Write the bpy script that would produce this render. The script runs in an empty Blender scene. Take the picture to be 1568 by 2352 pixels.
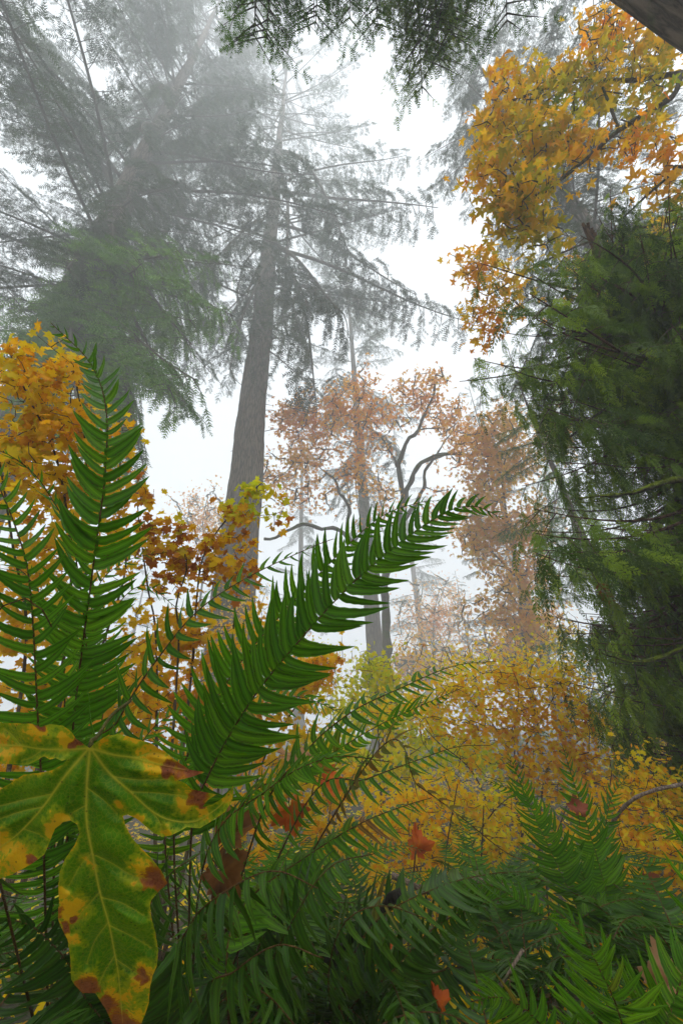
import bpy, math
import numpy as np
from mathutils import Vector, Matrix, noise
from mathutils.geometry import delaunay_2d_cdt

# ------------------------------------------------------------------ camera
sc = bpy.context.scene
CAM = Vector((0.0, 0.0, 0.8))
PITCH, ROLL, FPX = math.radians(29.7), math.radians(-2.5), 914.1
cd = bpy.data.cameras.new('camera')
cd.sensor_fit = 'VERTICAL'; cd.sensor_height = 36.0; cd.lens = 14.0
cd.clip_start = 0.02; cd.clip_end = 1000
cam = bpy.data.objects.new('camera', cd)
RM = Matrix.Rotation(math.pi / 2 + PITCH, 4, 'X') @ Matrix.Rotation(ROLL, 4, 'Z')
cam.matrix_world = Matrix.Translation(CAM) @ RM
sc.collection.objects.link(cam); sc.camera = cam

# ------------------------------------------------------------------ sky, sun, exposure
SUN_EL, SUN_AZ = math.radians(60), math.radians(165)
w = bpy.data.worlds.new('World'); sc.world = w; w.use_nodes = True
nt = w.node_tree; nt.nodes.clear()
sky = nt.nodes.new('ShaderNodeTexSky'); sky.sky_type = 'NISHITA'; sky.sun_disc = False
sky.sun_elevation = SUN_EL; sky.sun_rotation = SUN_AZ; sky.dust_density = 4; sky.air_density = 1.5
hs = nt.nodes.new('ShaderNodeHueSaturation'); hs.inputs['Saturation'].default_value = 0.12
mx = nt.nodes.new('ShaderNodeMix'); mx.data_type = 'RGBA'; mx.inputs[0].default_value = 0.7
mx.inputs[7].default_value = (8.2, 8.7, 9.3, 1)          # the even white of the cloud cover
bg = nt.nodes.new('ShaderNodeBackground'); bg.inputs[1].default_value = 0.077
wo = nt.nodes.new('ShaderNodeOutputWorld')
nt.links.new(sky.outputs[0], hs.inputs['Color']); nt.links.new(hs.outputs[0], mx.inputs[6])
nt.links.new(mx.outputs[2], bg.inputs[0]); nt.links.new(bg.outputs[0], wo.inputs[0])
ld = bpy.data.lights.new('sun', 'SUN'); ld.energy = 1.5; ld.angle = math.radians(40); ld.color = (1, .96, .9)
sun = bpy.data.objects.new('sun', ld); sc.collection.objects.link(sun)
sd = Vector((math.sin(SUN_AZ) * math.cos(SUN_EL), math.cos(SUN_AZ) * math.cos(SUN_EL), math.sin(SUN_EL)))
sun.rotation_euler = sd.to_track_quat('Z', 'Y').to_euler()
sc.view_settings.view_transform = 'Standard'; sc.view_settings.look = 'None'
sc.view_settings.gamma = 1.0; sc.view_settings.use_curve_mapping = False
sc.view_settings.exposure = 1.68
FOG = 0.0115
cy = sc.cycles
cy.max_bounces = 5; cy.diffuse_bounces = 3; cy.glossy_bounces = 1; cy.transmission_bounces = 3
cy.volume_bounces = 3; cy.transparent_max_bounces = 2; cy.caustics_reflective = False; cy.caustics_refractive = False
cy.use_denoising = True; cy.denoising_prefilter = 'NONE'; cy.use_adaptive_sampling = True; cy.adaptive_threshold = 0.02; cy.sample_clamp_indirect = 3.0

COL = sc.collection
UP = Vector((0, 0, 1))


# ------------------------------------------------------------------ placing helpers
R3 = RM.to_3x3()
R3N = np.array(R3)
def ray(px, py):
    return R3 @ Vector(((px - 784) / FPX, -(py - 1176) / FPX, -1.0))
def at(px, py, d):                     # a point d metres deep along the view axis
    return CAM + ray(px, py) * d
def ath(px, py, h):                    # a point h metres away over the ground
    r = ray(px, py)
    return CAM + r * (h / math.hypot(r.x, r.y))
def project(P):
    q = (np.asarray(P) - np.array(CAM)) @ R3N
    dep = np.maximum(-q[:, 2], 1e-6)
    x = 784 + FPX * q[:, 0] / dep; y = 1176 - FPX * q[:, 1] / dep
    vis = (q[:, 2] < -0.05) & (x > -20) & (x < 1588) & (y > -20) & (y < 2372)
    return x, y, dep, vis
def ground_z(x, y):
    t = min(max((y - 1.3) / 3.6, 0), 1); t = t * t * (3 - 2 * t)
    z = 0.12 * (1 - t) - 0.85 * t
    z += 0.10 * noise.noise((x * .55, y * .55, 1.7)) + 0.35 * noise.noise((x * .09, y * .09, 4.2)) * t
    if y > 14: z += 0.012 * (y - 14)
    return z
def on_ground(x, y, dz=0.0):
    return Vector((x, y, ground_z(x, y) + dz))


# ------------------------------------------------------------------ mesh buffer
class MB:
    def __init__(s): s.V = []; s.F = []; s.A = []; s.U = []; s.n = 0
    def add(s, V, F, rnd=0.0, u=None):
        V = np.asarray(V, float).reshape(-1, 3)
        s.V.append(V)
        for f in F:
            f = np.asarray(f, int)
            if f.size: s.F.append(f + s.n)
        s.A.append(np.full(len(V), rnd) if np.isscalar(rnd) else np.asarray(rnd))
        s.U.append(np.zeros(len(V)) if u is None else np.asarray(u, float))
        s.n += len(V)
    def inst(s, tpl, Ms, rnd):
        V, F, U = tpl
        Ms = np.asarray(Ms); k = len(Ms)
        if k == 0: return
        W = np.einsum('kij,nj->kni', Ms[:, :3, :3], V) + Ms[:, None, :3, 3]
        off = (np.arange(k) * len(V))[:, None, None]
        s.V.append(W.reshape(-1, 3))
        for f in F:
            f = np.asarray(f, int)
            s.F.append((f[None] + off).reshape(-1, f.shape[1]) + s.n)
        s.A.append(np.repeat(np.asarray(rnd, float), len(V))); s.U.append(np.tile(U, k))
        s.n += k * len(V)
    def mesh(s, name, mat, smooth=True):
        me = bpy.data.meshes.new(name)
        if s.n:
            V = np.concatenate(s.V)
            lo = np.concatenate([f.ravel() for f in s.F]); cnt = np.concatenate([np.full(len(f), f.shape[1]) for f in s.F])
            me.vertices.add(len(V)); me.vertices.foreach_set('co', V.astype(np.float32).ravel())
            me.loops.add(len(lo)); me.loops.foreach_set('vertex_index', lo.astype(np.int32))
            me.polygons.add(len(cnt))
            st = np.concatenate([[0], np.cumsum(cnt)[:-1]])
            me.polygons.foreach_set('loop_start', st.astype(np.int32))
            try: me.polygons.foreach_set('loop_total', cnt.astype(np.int32))
            except Exception: pass
            if smooth: me.polygons.foreach_set('use_smooth', np.ones(len(cnt), bool))
            a = me.attributes.new('rnd', 'FLOAT', 'POINT'); a.data.foreach_set('value', np.concatenate(s.A).astype(np.float32))
            a = me.attributes.new('u', 'FLOAT', 'POINT'); a.data.foreach_set('value', np.concatenate(s.U).astype(np.float32))
            me.update(calc_edges=True)
        me.materials.append(mat)
        return me
    def obj(s, name, mat, parent=None, smooth=True):
        o = bpy.data.objects.new(name, s.mesh(name, mat, smooth)); COL.objects.link(o)
        if parent: o.parent = parent
        return o

def tag(o, label, cat, group=None, kind=None):
    o['label'] = label
    if cat: o['category'] = cat
    if group: o['group'] = group
    if kind: o['kind'] = kind
    return o
def thing(name, loc, label, cat, group=None):
    o = bpy.data.objects.new(name, None); COL.objects.link(o); o.location = loc; o.empty_display_size = .1
    return tag(o, label, cat, group)
def put(name, me, parent, M=None):
    o = bpy.data.objects.new(name, me); COL.objects.link(o)
    if parent: o.parent = parent
    if M is not None: o.matrix_basis = M
    return o

def tube(pts, rad, sides=5, cap=True):
    P = np.asarray([tuple(p) for p in pts], float); n = len(P)
    T = np.gradient(P, axis=0); T /= np.linalg.norm(T, axis=1)[:, None] + 1e-12
    N = np.zeros_like(P)
    a = np.array([0, 0, 1.0]) if abs(T[0, 2]) < .9 else np.array([1.0, 0, 0])
    v = np.cross(T[0], a); N[0] = v / np.linalg.norm(v)
    for i in range(1, n):
        v = N[i - 1] - T[i] * (N[i - 1] @ T[i]); l = np.linalg.norm(v)
        N[i] = v / l if l > 1e-9 else N[i - 1]
    B = np.cross(T, N)
    th = np.linspace(0, 2 * np.pi, sides, endpoint=False)
    rad = np.broadcast_to(np.asarray(rad, float), (n,))
    V = P[:, None] + rad[:, None, None] * (np.cos(th)[None, :, None] * N[:, None] + np.sin(th)[None, :, None] * B[:, None])
    i = np.arange(n - 1)[:, None]; j = np.arange(sides)[None]
    F = np.stack([i * sides + j, i * sides + (j + 1) % sides, (i + 1) * sides + (j + 1) % sides, (i + 1) * sides + j], -1).reshape(-1, 4)
    V = V.reshape(-1, 3)
    Fs = [F]
    if cap:
        V = np.vstack([V, P[0], P[-1]]); m = n * sides; jj = np.arange(sides)
        Fs.append(np.vstack([np.stack([np.full(sides, m), (jj + 1) % sides, jj], -1),
                             np.stack([np.full(sides, m + 1), (n - 1) * sides + jj, (n - 1) * sides + (jj + 1) % sides], -1)]))
    return V, Fs
def spline(pts, n):
    P = np.asarray([tuple(p) for p in pts], float)
    P = np.vstack([2 * P[0] - P[1], P, 2 * P[-1] - P[-2]])
    out = []
    for i in range(1, len(P) - 2):
        t = np.linspace(0, 1, 24, endpoint=False)[:, None]
        a, b, c, d = P[i - 1], P[i], P[i + 1], P[i + 2]
        out.append(.5 * (2 * b + (c - a) * t + (2 * a - 5 * b + 4 * c - d) * t ** 2 + (3 * b - a - 3 * c + d) * t ** 3))
    C = np.vstack(out + [P[-2][None]])
    s = np.concatenate([[0], np.cumsum(np.linalg.norm(np.diff(C, axis=0), axis=1))])
    q = np.linspace(0, s[-1], n)
    return np.stack([np.interp(q, s, C[:, k]) for k in range(3)], -1), s[-1]
def nrm(v):
    return v / (np.linalg.norm(v, axis=-1, keepdims=True) + 1e-12)


# ------------------------------------------------------------------ materials
def mat_new(name):
    m = bpy.data.materials.new(name); m.use_nodes = True; m.node_tree.nodes.clear()
    return m, m.node_tree
def N(nt, typ, **kw):
    n = nt.nodes.new(typ)
    for k, v in kw.items():
        if hasattr(n, k): setattr(n, k, v)
        else: n.inputs[k].default_value = v
    return n
def math_node(nt, op, a, b=None):
    n = nt.nodes.new('ShaderNodeMath'); n.operation = op
    for i, v in enumerate((a, b)):
        if v is None: continue
        if isinstance(v, (int, float)): n.inputs[i].default_value = v
        else: nt.links.new(v, n.inputs[i])
    return n.outputs[0]
def ramp(nt, fac, cols, interp='LINEAR'):
    r = nt.nodes.new('ShaderNodeValToRGB'); r.color_ramp.interpolation = interp
    e = r.color_ramp.elements
    while len(e) < len(cols): e.new(0.5)
    for el, (p, c) in zip(e, cols): el.position = p; el.color = (*c, 1)
    nt.links.new(fac, r.inputs[0]); return r.outputs[0]
def mixc(nt, fac, a, b, mode='MIX'):
    n = nt.nodes.new('ShaderNodeMix'); n.data_type = 'RGBA'; n.blend_type = mode
    if isinstance(fac, (int, float)): n.inputs[0].default_value = fac
    else: nt.links.new(fac, n.inputs[0])
    for s, v in ((6, a), (7, b)):
        if isinstance(v, tuple): n.inputs[s].default_value = (*v, 1)
        else: nt.links.new(v, n.inputs[s])
    return n.outputs[2]
def variation(nt, nscale, namt):
    at_ = N(nt, 'ShaderNodeAttribute', attribute_name='rnd')
    oi = nt.nodes.new('ShaderNodeObjectInfo')
    f = math_node(nt, 'FRACT', math_node(nt, 'ADD', at_.outputs['Fac'], oi.outputs['Random']))
    geo = nt.nodes.new('ShaderNodeNewGeometry')
    no = N(nt, 'ShaderNodeTexNoise', Scale=nscale, Detail=1.0)
    nt.links.new(geo.outputs['Position'], no.inputs['Vector'])
    nn = math_node(nt, 'MULTIPLY_ADD', no.outputs['Fac'], 2.2); nn.node.inputs[2].default_value = -0.6
    v = math_node(nt, 'ADD', math_node(nt, 'MULTIPLY', f, 1 - namt), math_node(nt, 'MULTIPLY', nn, namt))
    return v, f, geo
def leaf_mat(name, cols, nscale=0.6, namt=0.5, trans=0.45, rough=0.55, tgain=1.5, edge=None, spec=0.12, fine=60.0, rows=False, bough=0.0):
    m, nt = mat_new(name)
    v, f, geo = variation(nt, nscale, namt)
    c = ramp(nt, v, cols)
    if bough:                                    # whole boughs differ in age and tone
        oi = nt.nodes.new('ShaderNodeObjectInfo')
        c = mixc(nt, bough, c, mixc(nt, 1.0, c, ramp(nt, oi.outputs['Random'], [(0, (.40, .45, .5)), (.35, (.75, .75, .7)), (.7, (1.3, 1.2, .9)), (1, (1.9, 1.6, .8))]), 'MULTIPLY'))
    if edge:
        u = N(nt, 'ShaderNodeAttribute', attribute_name='u')
        n2 = N(nt, 'ShaderNodeTexNoise', Scale=fine, Detail=2.0); nt.links.new(geo.outputs['Position'], n2.inputs['Vector'])
        e = math_node(nt, 'ADD', u.outputs['Fac'], math_node(nt, 'MULTIPLY', math_node(nt, 'SUBTRACT', n2.outputs['Fac'], 0.5), 0.9))
        e = math_node(nt, 'ADD', e, math_node(nt, 'MULTIPLY', math_node(nt, 'SUBTRACT', f, 0.5), 0.6))
        mr = N(nt, 'ShaderNodeMapRange'); mr.inputs[1].default_value = 0.62; mr.inputs[2].default_value = 1.15
        nt.links.new(e, mr.inputs[0])
        c = mixc(nt, mr.outputs[0], c, edge)
    if rows:                                     # pale midrib and margin, two rows of spore dots between
        u = N(nt, 'ShaderNodeAttribute', attribute_name='u').outputs['Fac']
        vd = N(nt, 'ShaderNodeTexVoronoi', Scale=330.0); nt.links.new(geo.outputs['Position'], vd.inputs['Vector'])
        band = ramp(nt, u, [(0, (1.5, 1.45, 1.1)), (.12, (1, 1, 1)), (.38, (.9, .9, .9)), (.52, (.6, .62, .6)), (.68, (.62, .64, .6)), (.8, (1, 1, 1)), (1, (1.35, 1.3, 1.2))])
        c = mixc(nt, 1.0, c, band, 'MULTIPLY')
        c = mixc(nt, math_node(nt, 'MULTIPLY', math_node(nt, 'LESS_THAN', vd.outputs['Distance'], .32), math_node(nt, 'LESS_THAN', math_node(nt, 'ABSOLUTE', math_node(nt, 'SUBTRACT', u, .6)), .14)), c, (.05, .035, .008))
    p = nt.nodes.new('ShaderNodeBsdfPrincipled'); p.inputs['Roughness'].default_value = rough
    p.inputs['Specular IOR Level'].default_value = spec
    nt.links.new(c, p.inputs['Base Color'])
    t = nt.nodes.new('ShaderNodeBsdfTranslucent')
    nt.links.new(mixc(nt, 1.0, c, (tgain, tgain, tgain), 'MULTIPLY'), t.inputs['Color'])
    ms = nt.nodes.new('ShaderNodeMixShader'); ms.inputs[0].default_value = trans
    o = nt.nodes.new('ShaderNodeOutputMaterial')
    nt.links.new(p.outputs[0], ms.inputs[1]); nt.links.new(t.outputs[0], ms.inputs[2]); nt.links.new(ms.outputs[0], o.inputs[0])
    return m
def bark_mat(name, dark, light, moss=0.0, scale=1.0, mosscol=(.05, .085, .008), bump=0.6):
    m, nt = mat_new(name)
    geo = nt.nodes.new('ShaderNodeNewGeometry')
    mp = nt.nodes.new('ShaderNodeMapping'); mp.inputs['Scale'].default_value = (9 * scale, 9 * scale, 1.1 * scale)
    nt.links.new(geo.outputs['Position'], mp.inputs[0])
    n1 = N(nt, 'ShaderNodeTexNoise', Scale=1.6, Detail=6.0, Roughness=0.65); nt.links.new(mp.outputs[0], n1.inputs['Vector'])
    vo = N(nt, 'ShaderNodeTexVoronoi', Scale=1.5); vo.feature = 'DISTANCE_TO_EDGE'
    wv = N(nt, 'ShaderNodeMixRGB'); wv.blend_type = 'ADD'; wv.inputs[0].default_value = .9; nt.links.new(mp.outputs[0], wv.inputs[1]); nt.links.new(n1.outputs['Color'], wv.inputs[2]); nt.links.new(wv.outputs[0], vo.inputs['Vector'])
    cr = math_node(nt, 'MULTIPLY', math_node(nt, 'MINIMUM', vo.outputs['Distance'], 0.25), 2.4)
    h = math_node(nt, 'ADD', math_node(nt, 'MULTIPLY', n1.outputs['Fac'], 0.7), cr)
    c = ramp(nt, h, [(0.25, dark), (0.85, light)])
    if moss > 0:
        n2 = N(nt, 'ShaderNodeTexNoise', Scale=2.3, Detail=4.0); nt.links.new(geo.outputs['Position'], n2.inputs['Vector'])
        sx = nt.nodes.new('ShaderNodeSeparateXYZ'); nt.links.new(geo.outputs['Normal'], sx.inputs[0])
        k = math_node(nt, 'ADD', math_node(nt, 'MULTIPLY', sx.outputs['Z'], 0.25), n2.outputs['Fac'])
        mr = N(nt, 'ShaderNodeMapRange'); mr.inputs[1].default_value = 0.75 - moss * .6; mr.inputs[2].default_value = 0.95 - moss * .6
        nt.links.new(k, mr.inputs[0])
        n3 = N(nt, 'ShaderNodeTexNoise', Scale=40.0, Detail=2.0); nt.links.new(geo.outputs['Position'], n3.inputs['Vector'])
        mc = ramp(nt, n3.outputs['Fac'], [(0.3, tuple(x * .35 for x in mosscol)), (0.7, tuple(x * 1.5 for x in mosscol))])
        c = mixc(nt, mr.outputs[0], c, mc)
    p = nt.nodes.new('ShaderNodeBsdfPrincipled'); p.inputs['Roughness'].default_value = 0.85; p.inputs['Specular IOR Level'].default_value = 0.2
    nt.links.new(c, p.inputs['Base Color'])
    b = N(nt, 'ShaderNodeBump', Strength=bump, Distance=0.03); nt.links.new(h, b.inputs['Height']); nt.links.new(b.outputs[0], p.inputs['Normal'])
    o = nt.nodes.new('ShaderNodeOutputMaterial'); nt.links.new(p.outputs[0], o.inputs[0])
    return m

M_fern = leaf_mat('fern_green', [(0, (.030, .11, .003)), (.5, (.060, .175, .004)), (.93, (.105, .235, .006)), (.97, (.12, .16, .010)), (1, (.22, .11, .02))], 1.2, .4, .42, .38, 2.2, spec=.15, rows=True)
M_fern_shaded = leaf_mat('fern_shaded', [(0, (.014, .055, .003)), (.6, (.034, .10, .005)), (.95, (.065, .15, .009)), (1, (.22, .11, .02))], 1.2, .4, .3, .34, 1.7, spec=.18, rows=True)  # darker copy of the fern green: shade among the low fronds put into the colour
M_fern_dry = leaf_mat('fern_dry', [(0, (.16, .035, .006)), (.4, (.16, .11, .012)), (.75, (.10, .12, .015)), (1, (.05, .10, .014))], 8, .5, .4, .5, 1.6)
M_rachis = bark_mat('fern_rachis', (.045, .018, .006), (.15, .075, .02), 0, 14)
M_rachis_g = bark_mat('fern_rachis_green', (.05, .055, .008), (.12, .10, .02), 0, 14)
M_vine = leaf_mat('vine_maple_yellow', [(0, (.50, .52, .012)), (.3, (.80, .58, .010)), (.62, (.84, .46, .008)), (.88, (.74, .27, .008)), (1, (.40, .12, .012))], .9, .5, .5, .6, 1.25, edge=(.58, .20, .010))
M_vine_brown = leaf_mat('vine_maple_brown', [(0, (.55, .42, .012)), (.3, (.66, .32, .010)), (.65, (.48, .16, .010)), (1, (.22, .065, .014))], 1.1, .4, .5, .6, 1.25, edge=(.34, .10, .012))
M_vine_small = leaf_mat('vine_maple_far', [(0, (.50, .60, .008)), (.25, (.84, .74, .006)), (.55, (.92, .64, .005)), (.8, (.90, .44, .004)), (.95, (.70, .24, .006)), (1, (.38, .10, .010))], .7, .38, .6, .7, 1.15, spec=.05)
M_vine_lime = leaf_mat('vine_maple_lime', [(0, (.36, .48, .016)), (.5, (.64, .60, .014)), (1, (.78, .54, .012))], .9, .4, .5, .6, 1.4)
M_big = leaf_mat('bigleaf_maple_gold', [(0, (.17, .27, .012)), (.25, (.44, .36, .010)), (.5, (.72, .42, .008)), (.8, (.72, .26, .006)), (1, (.58, .13, .006))], .5, .6, .55, .6, 1.5)
M_orange = leaf_mat('maple_orange', [(0, (.76, .52, .02)), (.4, (.80, .40, .02)), (.8, (.76, .28, .02)), (1, (.6, .17, .02))], .4, .4, .5, .6, 1.35)
M_tan = leaf_mat('maple_tan', [(0, (.62, .48, .03)), (.5, (.76, .40, .02)), (1, (.70, .25, .02))], .3, .4, .5, .6, 1.35)
M_needle = leaf_mat('fir_needles', [(0, (.016, .036, .014)), (.6, (.024, .054, .018)), (1, (.040, .080, .020))], .7, .4, .3, .6, 1.4, bough=.6)
M_needle_g = leaf_mat('fir_needles_bright', [(0, (.045, .12, .010)), (.6, (.08, .19, .012)), (1, (.13, .26, .016))], .7, .4, .4, .6, 1.5, bough=.6)
M_cedar = leaf_mat('cedar_sprays', [(0, (.050, .105, .007)), (.4, (.10, .19, .011)), (.75, (.17, .28, .020)), (.9, (.23, .34, .035)), (.95, (.22, .26, .03)), (1, (.34, .13, .016))], 1.8, .45, .4, .5, 1.6, spec=.2, bough=1.0)
M_fir_bark = bark_mat('fir_bark', (.012, .009, .007), (.17, .13, .10), .2, .6, bump=1.0)
M_branch = bark_mat('conifer_branch_bark', (.03, .024, .018), (.11, .09, .07), .25, 3)
M_cedar_bark = bark_mat('cedar_bark', (.035, .018, .012), (.15, .085, .055), .15, 1.2)
M_maple_bark = bark_mat('mossy_maple_bark', (.03, .026, .02), (.12, .10, .075), .55, 1.5)
M_moss = bark_mat('thick_moss', (.03, .026, .02), (.09, .08, .04), .8, 2, mosscol=(.13, .17, .008))
M_twig = bark_mat('twig_bark', (.03, .022, .014), (.12, .085, .05), .15, 8)
M_twig_pale = bark_mat('pale_stick', (.10, .07, .05), (.30, .22, .17), 0, 8)
M_rot = bark_mat('rotten_stick', (.010, .008, .007), (.05, .04, .03), .12, 6)


# ------------------------------------------------------------------ leaf templates (shared meshes)
def leaflet_tpl(rng, seg=13, teeth=True, bend=.16, droop=.16, hw=.080):
    x = np.linspace(0, 1, seg + 1)
    wd = hw * np.minimum(1, .6 + 4 * x) * np.clip(1 - x ** 1.9, 0, 1) ** .85
    wd[0] = hw * .45
    wu = wd.copy(); wu[1] *= 1.55                                   # the little ear at the base
    tt = np.where(np.arange(seg + 1) % 2 == 0, 1.05, .95) if teeth else np.ones(seg + 1)
    yc = bend * (x ** 2.4) * .6 - .022 * np.sin(x * np.pi * 1.15)
    z = -droop * x ** 1.8 + .02 * np.sin(x * 7 + rng.uniform(0, 6)) * x
    tw = rng.uniform(-.35, .35) * x
    V = []; U = []
    for i in range(seg + 1):
        for s, ww in ((-1, wd[i] * tt[i]), (0, 0), (1, wu[i] * tt[i])):
            V.append((x[i], yc[i] + s * ww * math.cos(tw[i]), z[i] + (abs(s) * ww * .28) + s * ww * math.sin(tw[i])))
            U.append(abs(s))
    F = []
    for i in range(seg):
        a = i * 3
        F += [(a, a + 3, a + 4, a + 1), (a + 1, a + 4, a + 5, a + 2)]
    return np.array(V), [np.array(F)], np.array(U)
def maple_tpl(rng, lobes, curl, fold, teeth=2, depth=.5, spread=2.55, stalk=.5, broad=1.0):
    ang = np.linspace(-spread, spread, lobes)
    ln = 1 - .45 * (np.abs(ang) / spread) ** 1.6 + rng.uniform(-.07, .07, lobes)
    O = []
    for k in range(lobes):
        st = (2 * spread / (lobes - 1)) / 2
        a, L = ang[k], ln[k]
        if k == 0: O.append((a - st * .7, L * .28))
        O.append((a - st * .42 * broad, L * (depth + .16)))
        if teeth > 1: O.append((a - st * .26 * broad, L * .70))
        O.append((a - st * .20 * broad, L * .80)); O.append((a, L)); O.append((a + st * .20 * broad, L * .80))
        if teeth > 1: O.append((a + st * .26 * broad, L * .70))
        O.append((a + st * .42 * broad, L * (depth + .16)))
        O.append((a + st, (L + (ln[k + 1] if k < lobes - 1 else .2)) * .5 * depth) if k < lobes - 1 else (a + st * .7, L * .28))
    O = np.array(O); th, r = O[:, 0], O[:, 1]
    x, y = r * np.cos(th), r * np.sin(th)
    z = -curl * r ** 2 + fold * np.abs(y) + .07 * np.sin(th * lobes * .9 + rng.uniform(0, 6)) * r + rng.uniform(-.05, .05, len(r))
    V = [(0, 0, 0)] + list(zip(x, y, z)); U = [0] + list(r)
    n = len(O)
    F = [(0, i + 1, i + 2) for i in range(n - 1)]
    b = len(V); V += [(0, -.012, 0), (0, .012, 0), (-stalk, .0, -.12 * stalk)]; U += [.3, .3, .3]
    F.append((b, b + 1, b + 2))
    V = np.array(V) * .5
    return V, [np.array(F)], np.array(U)

g0 = np.random.default_rng(11)
LEAFLETS = [leaflet_tpl(g0, bend=b, droop=d) for b, d in ((.10, .03), (.16, .07), (.06, .10), (.14, .14), (.20, .05), (.09, .0))]
LEAFLETS_BIG = [leaflet_tpl(g0, bend=b, droop=d, hw=.095) for b, d in ((.10, .10), (.16, .22), (.06, .30), (.2, .15))]
VINE = [maple_tpl(g0, 7, c, f, 1, .62, broad=1.2) for c, f in ((.1, .05), (.35, .1), (-.15, .25), (.25, -.2), (.6, .3), (.05, .5))]
BIG = [maple_tpl(g0, 5, c, f, 2, .45, 2.1, broad=1.65) for c, f in ((.1, .05), (.4, .1), (.2, .3), (-.1, .2), (.7, .1))]
LEAF_SMALL = [maple_tpl(g0, 5, c, f, 1, .55, 2.3, .3, broad=1.2) for c, f in ((.1, .1), (.4, .2), (-.2, .3))]
_cache = {}
def tpl_mesh(tpls, i, mat, name):
    k = (id(tpls), i, mat.name)
    if k not in _cache:
        b = MB(); b.add(tpls[i][0], tpls[i][1], 0.0, tpls[i][2]); _cache[k] = b.mesh(name, mat)
    return _cache[k]


class Leaves:
    """Collects leaf placements of one plant; the largest in view become single leaf objects, the rest one mass."""
    def __init__(s, root, tpls, mat, seed, name='leaf', limit=300, rest='foliage', minpx=14):
        s.root, s.t, s.mat, s.name, s.limit, s.rest, s.minpx = root, tpls, mat, name, limit, rest, minpx
        s.M = []; s.par = []; s.rng = np.random.default_rng(seed); s.pm = []
    def add(s, pos, X, Z, size, parent=None, flip=1, wscale=1.0, mat=None):
        X = nrm(np.asarray(X, float)); Z = np.asarray(Z, float); Z = Z - X * (Z @ X); Z = nrm(Z); Y = np.cross(Z, X)
        m = np.eye(4); m[:3, 0] = X * size; m[:3, 1] = Y * size * flip * wscale; m[:3, 2] = Z * size; m[:3, 3] = pos
        s.M.append(m); s.par.append(parent); s.pm.append(mat or s.mat)
    def finish(s):
        if not s.M: return
        Ms = np.array(s.M); base = np.array(s.root.location)
        x, y, dep, vis = project(Ms[:, :3, 3])
        size = np.linalg.norm(Ms[:, :3, 0], axis=1) * FPX / dep
        score = np.where(vis, size, -1)
        order = np.argsort(-score, kind='stable')
        single = [i for i in order[:s.limit] if score[i] > s.minpx]
        ss = set(single)
        Ms[:, :3, 3] -= base
        var = s.rng.integers(0, len(s.t), len(Ms)); rnd = s.rng.random(len(Ms))
        for i in single:
            put(s.name, tpl_mesh(s.t, int(var[i]), s.pm[i], s.name), s.par[i] or s.root, Matrix(Ms[i]))
        mats = {}
        for i in range(len(Ms)):
            if i not in ss: mats.setdefault(s.pm[i].name, []).append(i)
        for mn, idx in mats.items():
            b = MB(); idx = np.array(idx)
            for v in range(len(s.t)):
                k = idx[var[idx] == v]
                b.inst(s.t[v], Ms[k], rnd[k])
            o = b.obj(s.rest, bpy.data.materials[mn], s.root); o['kind'] = 'stuff'


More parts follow.
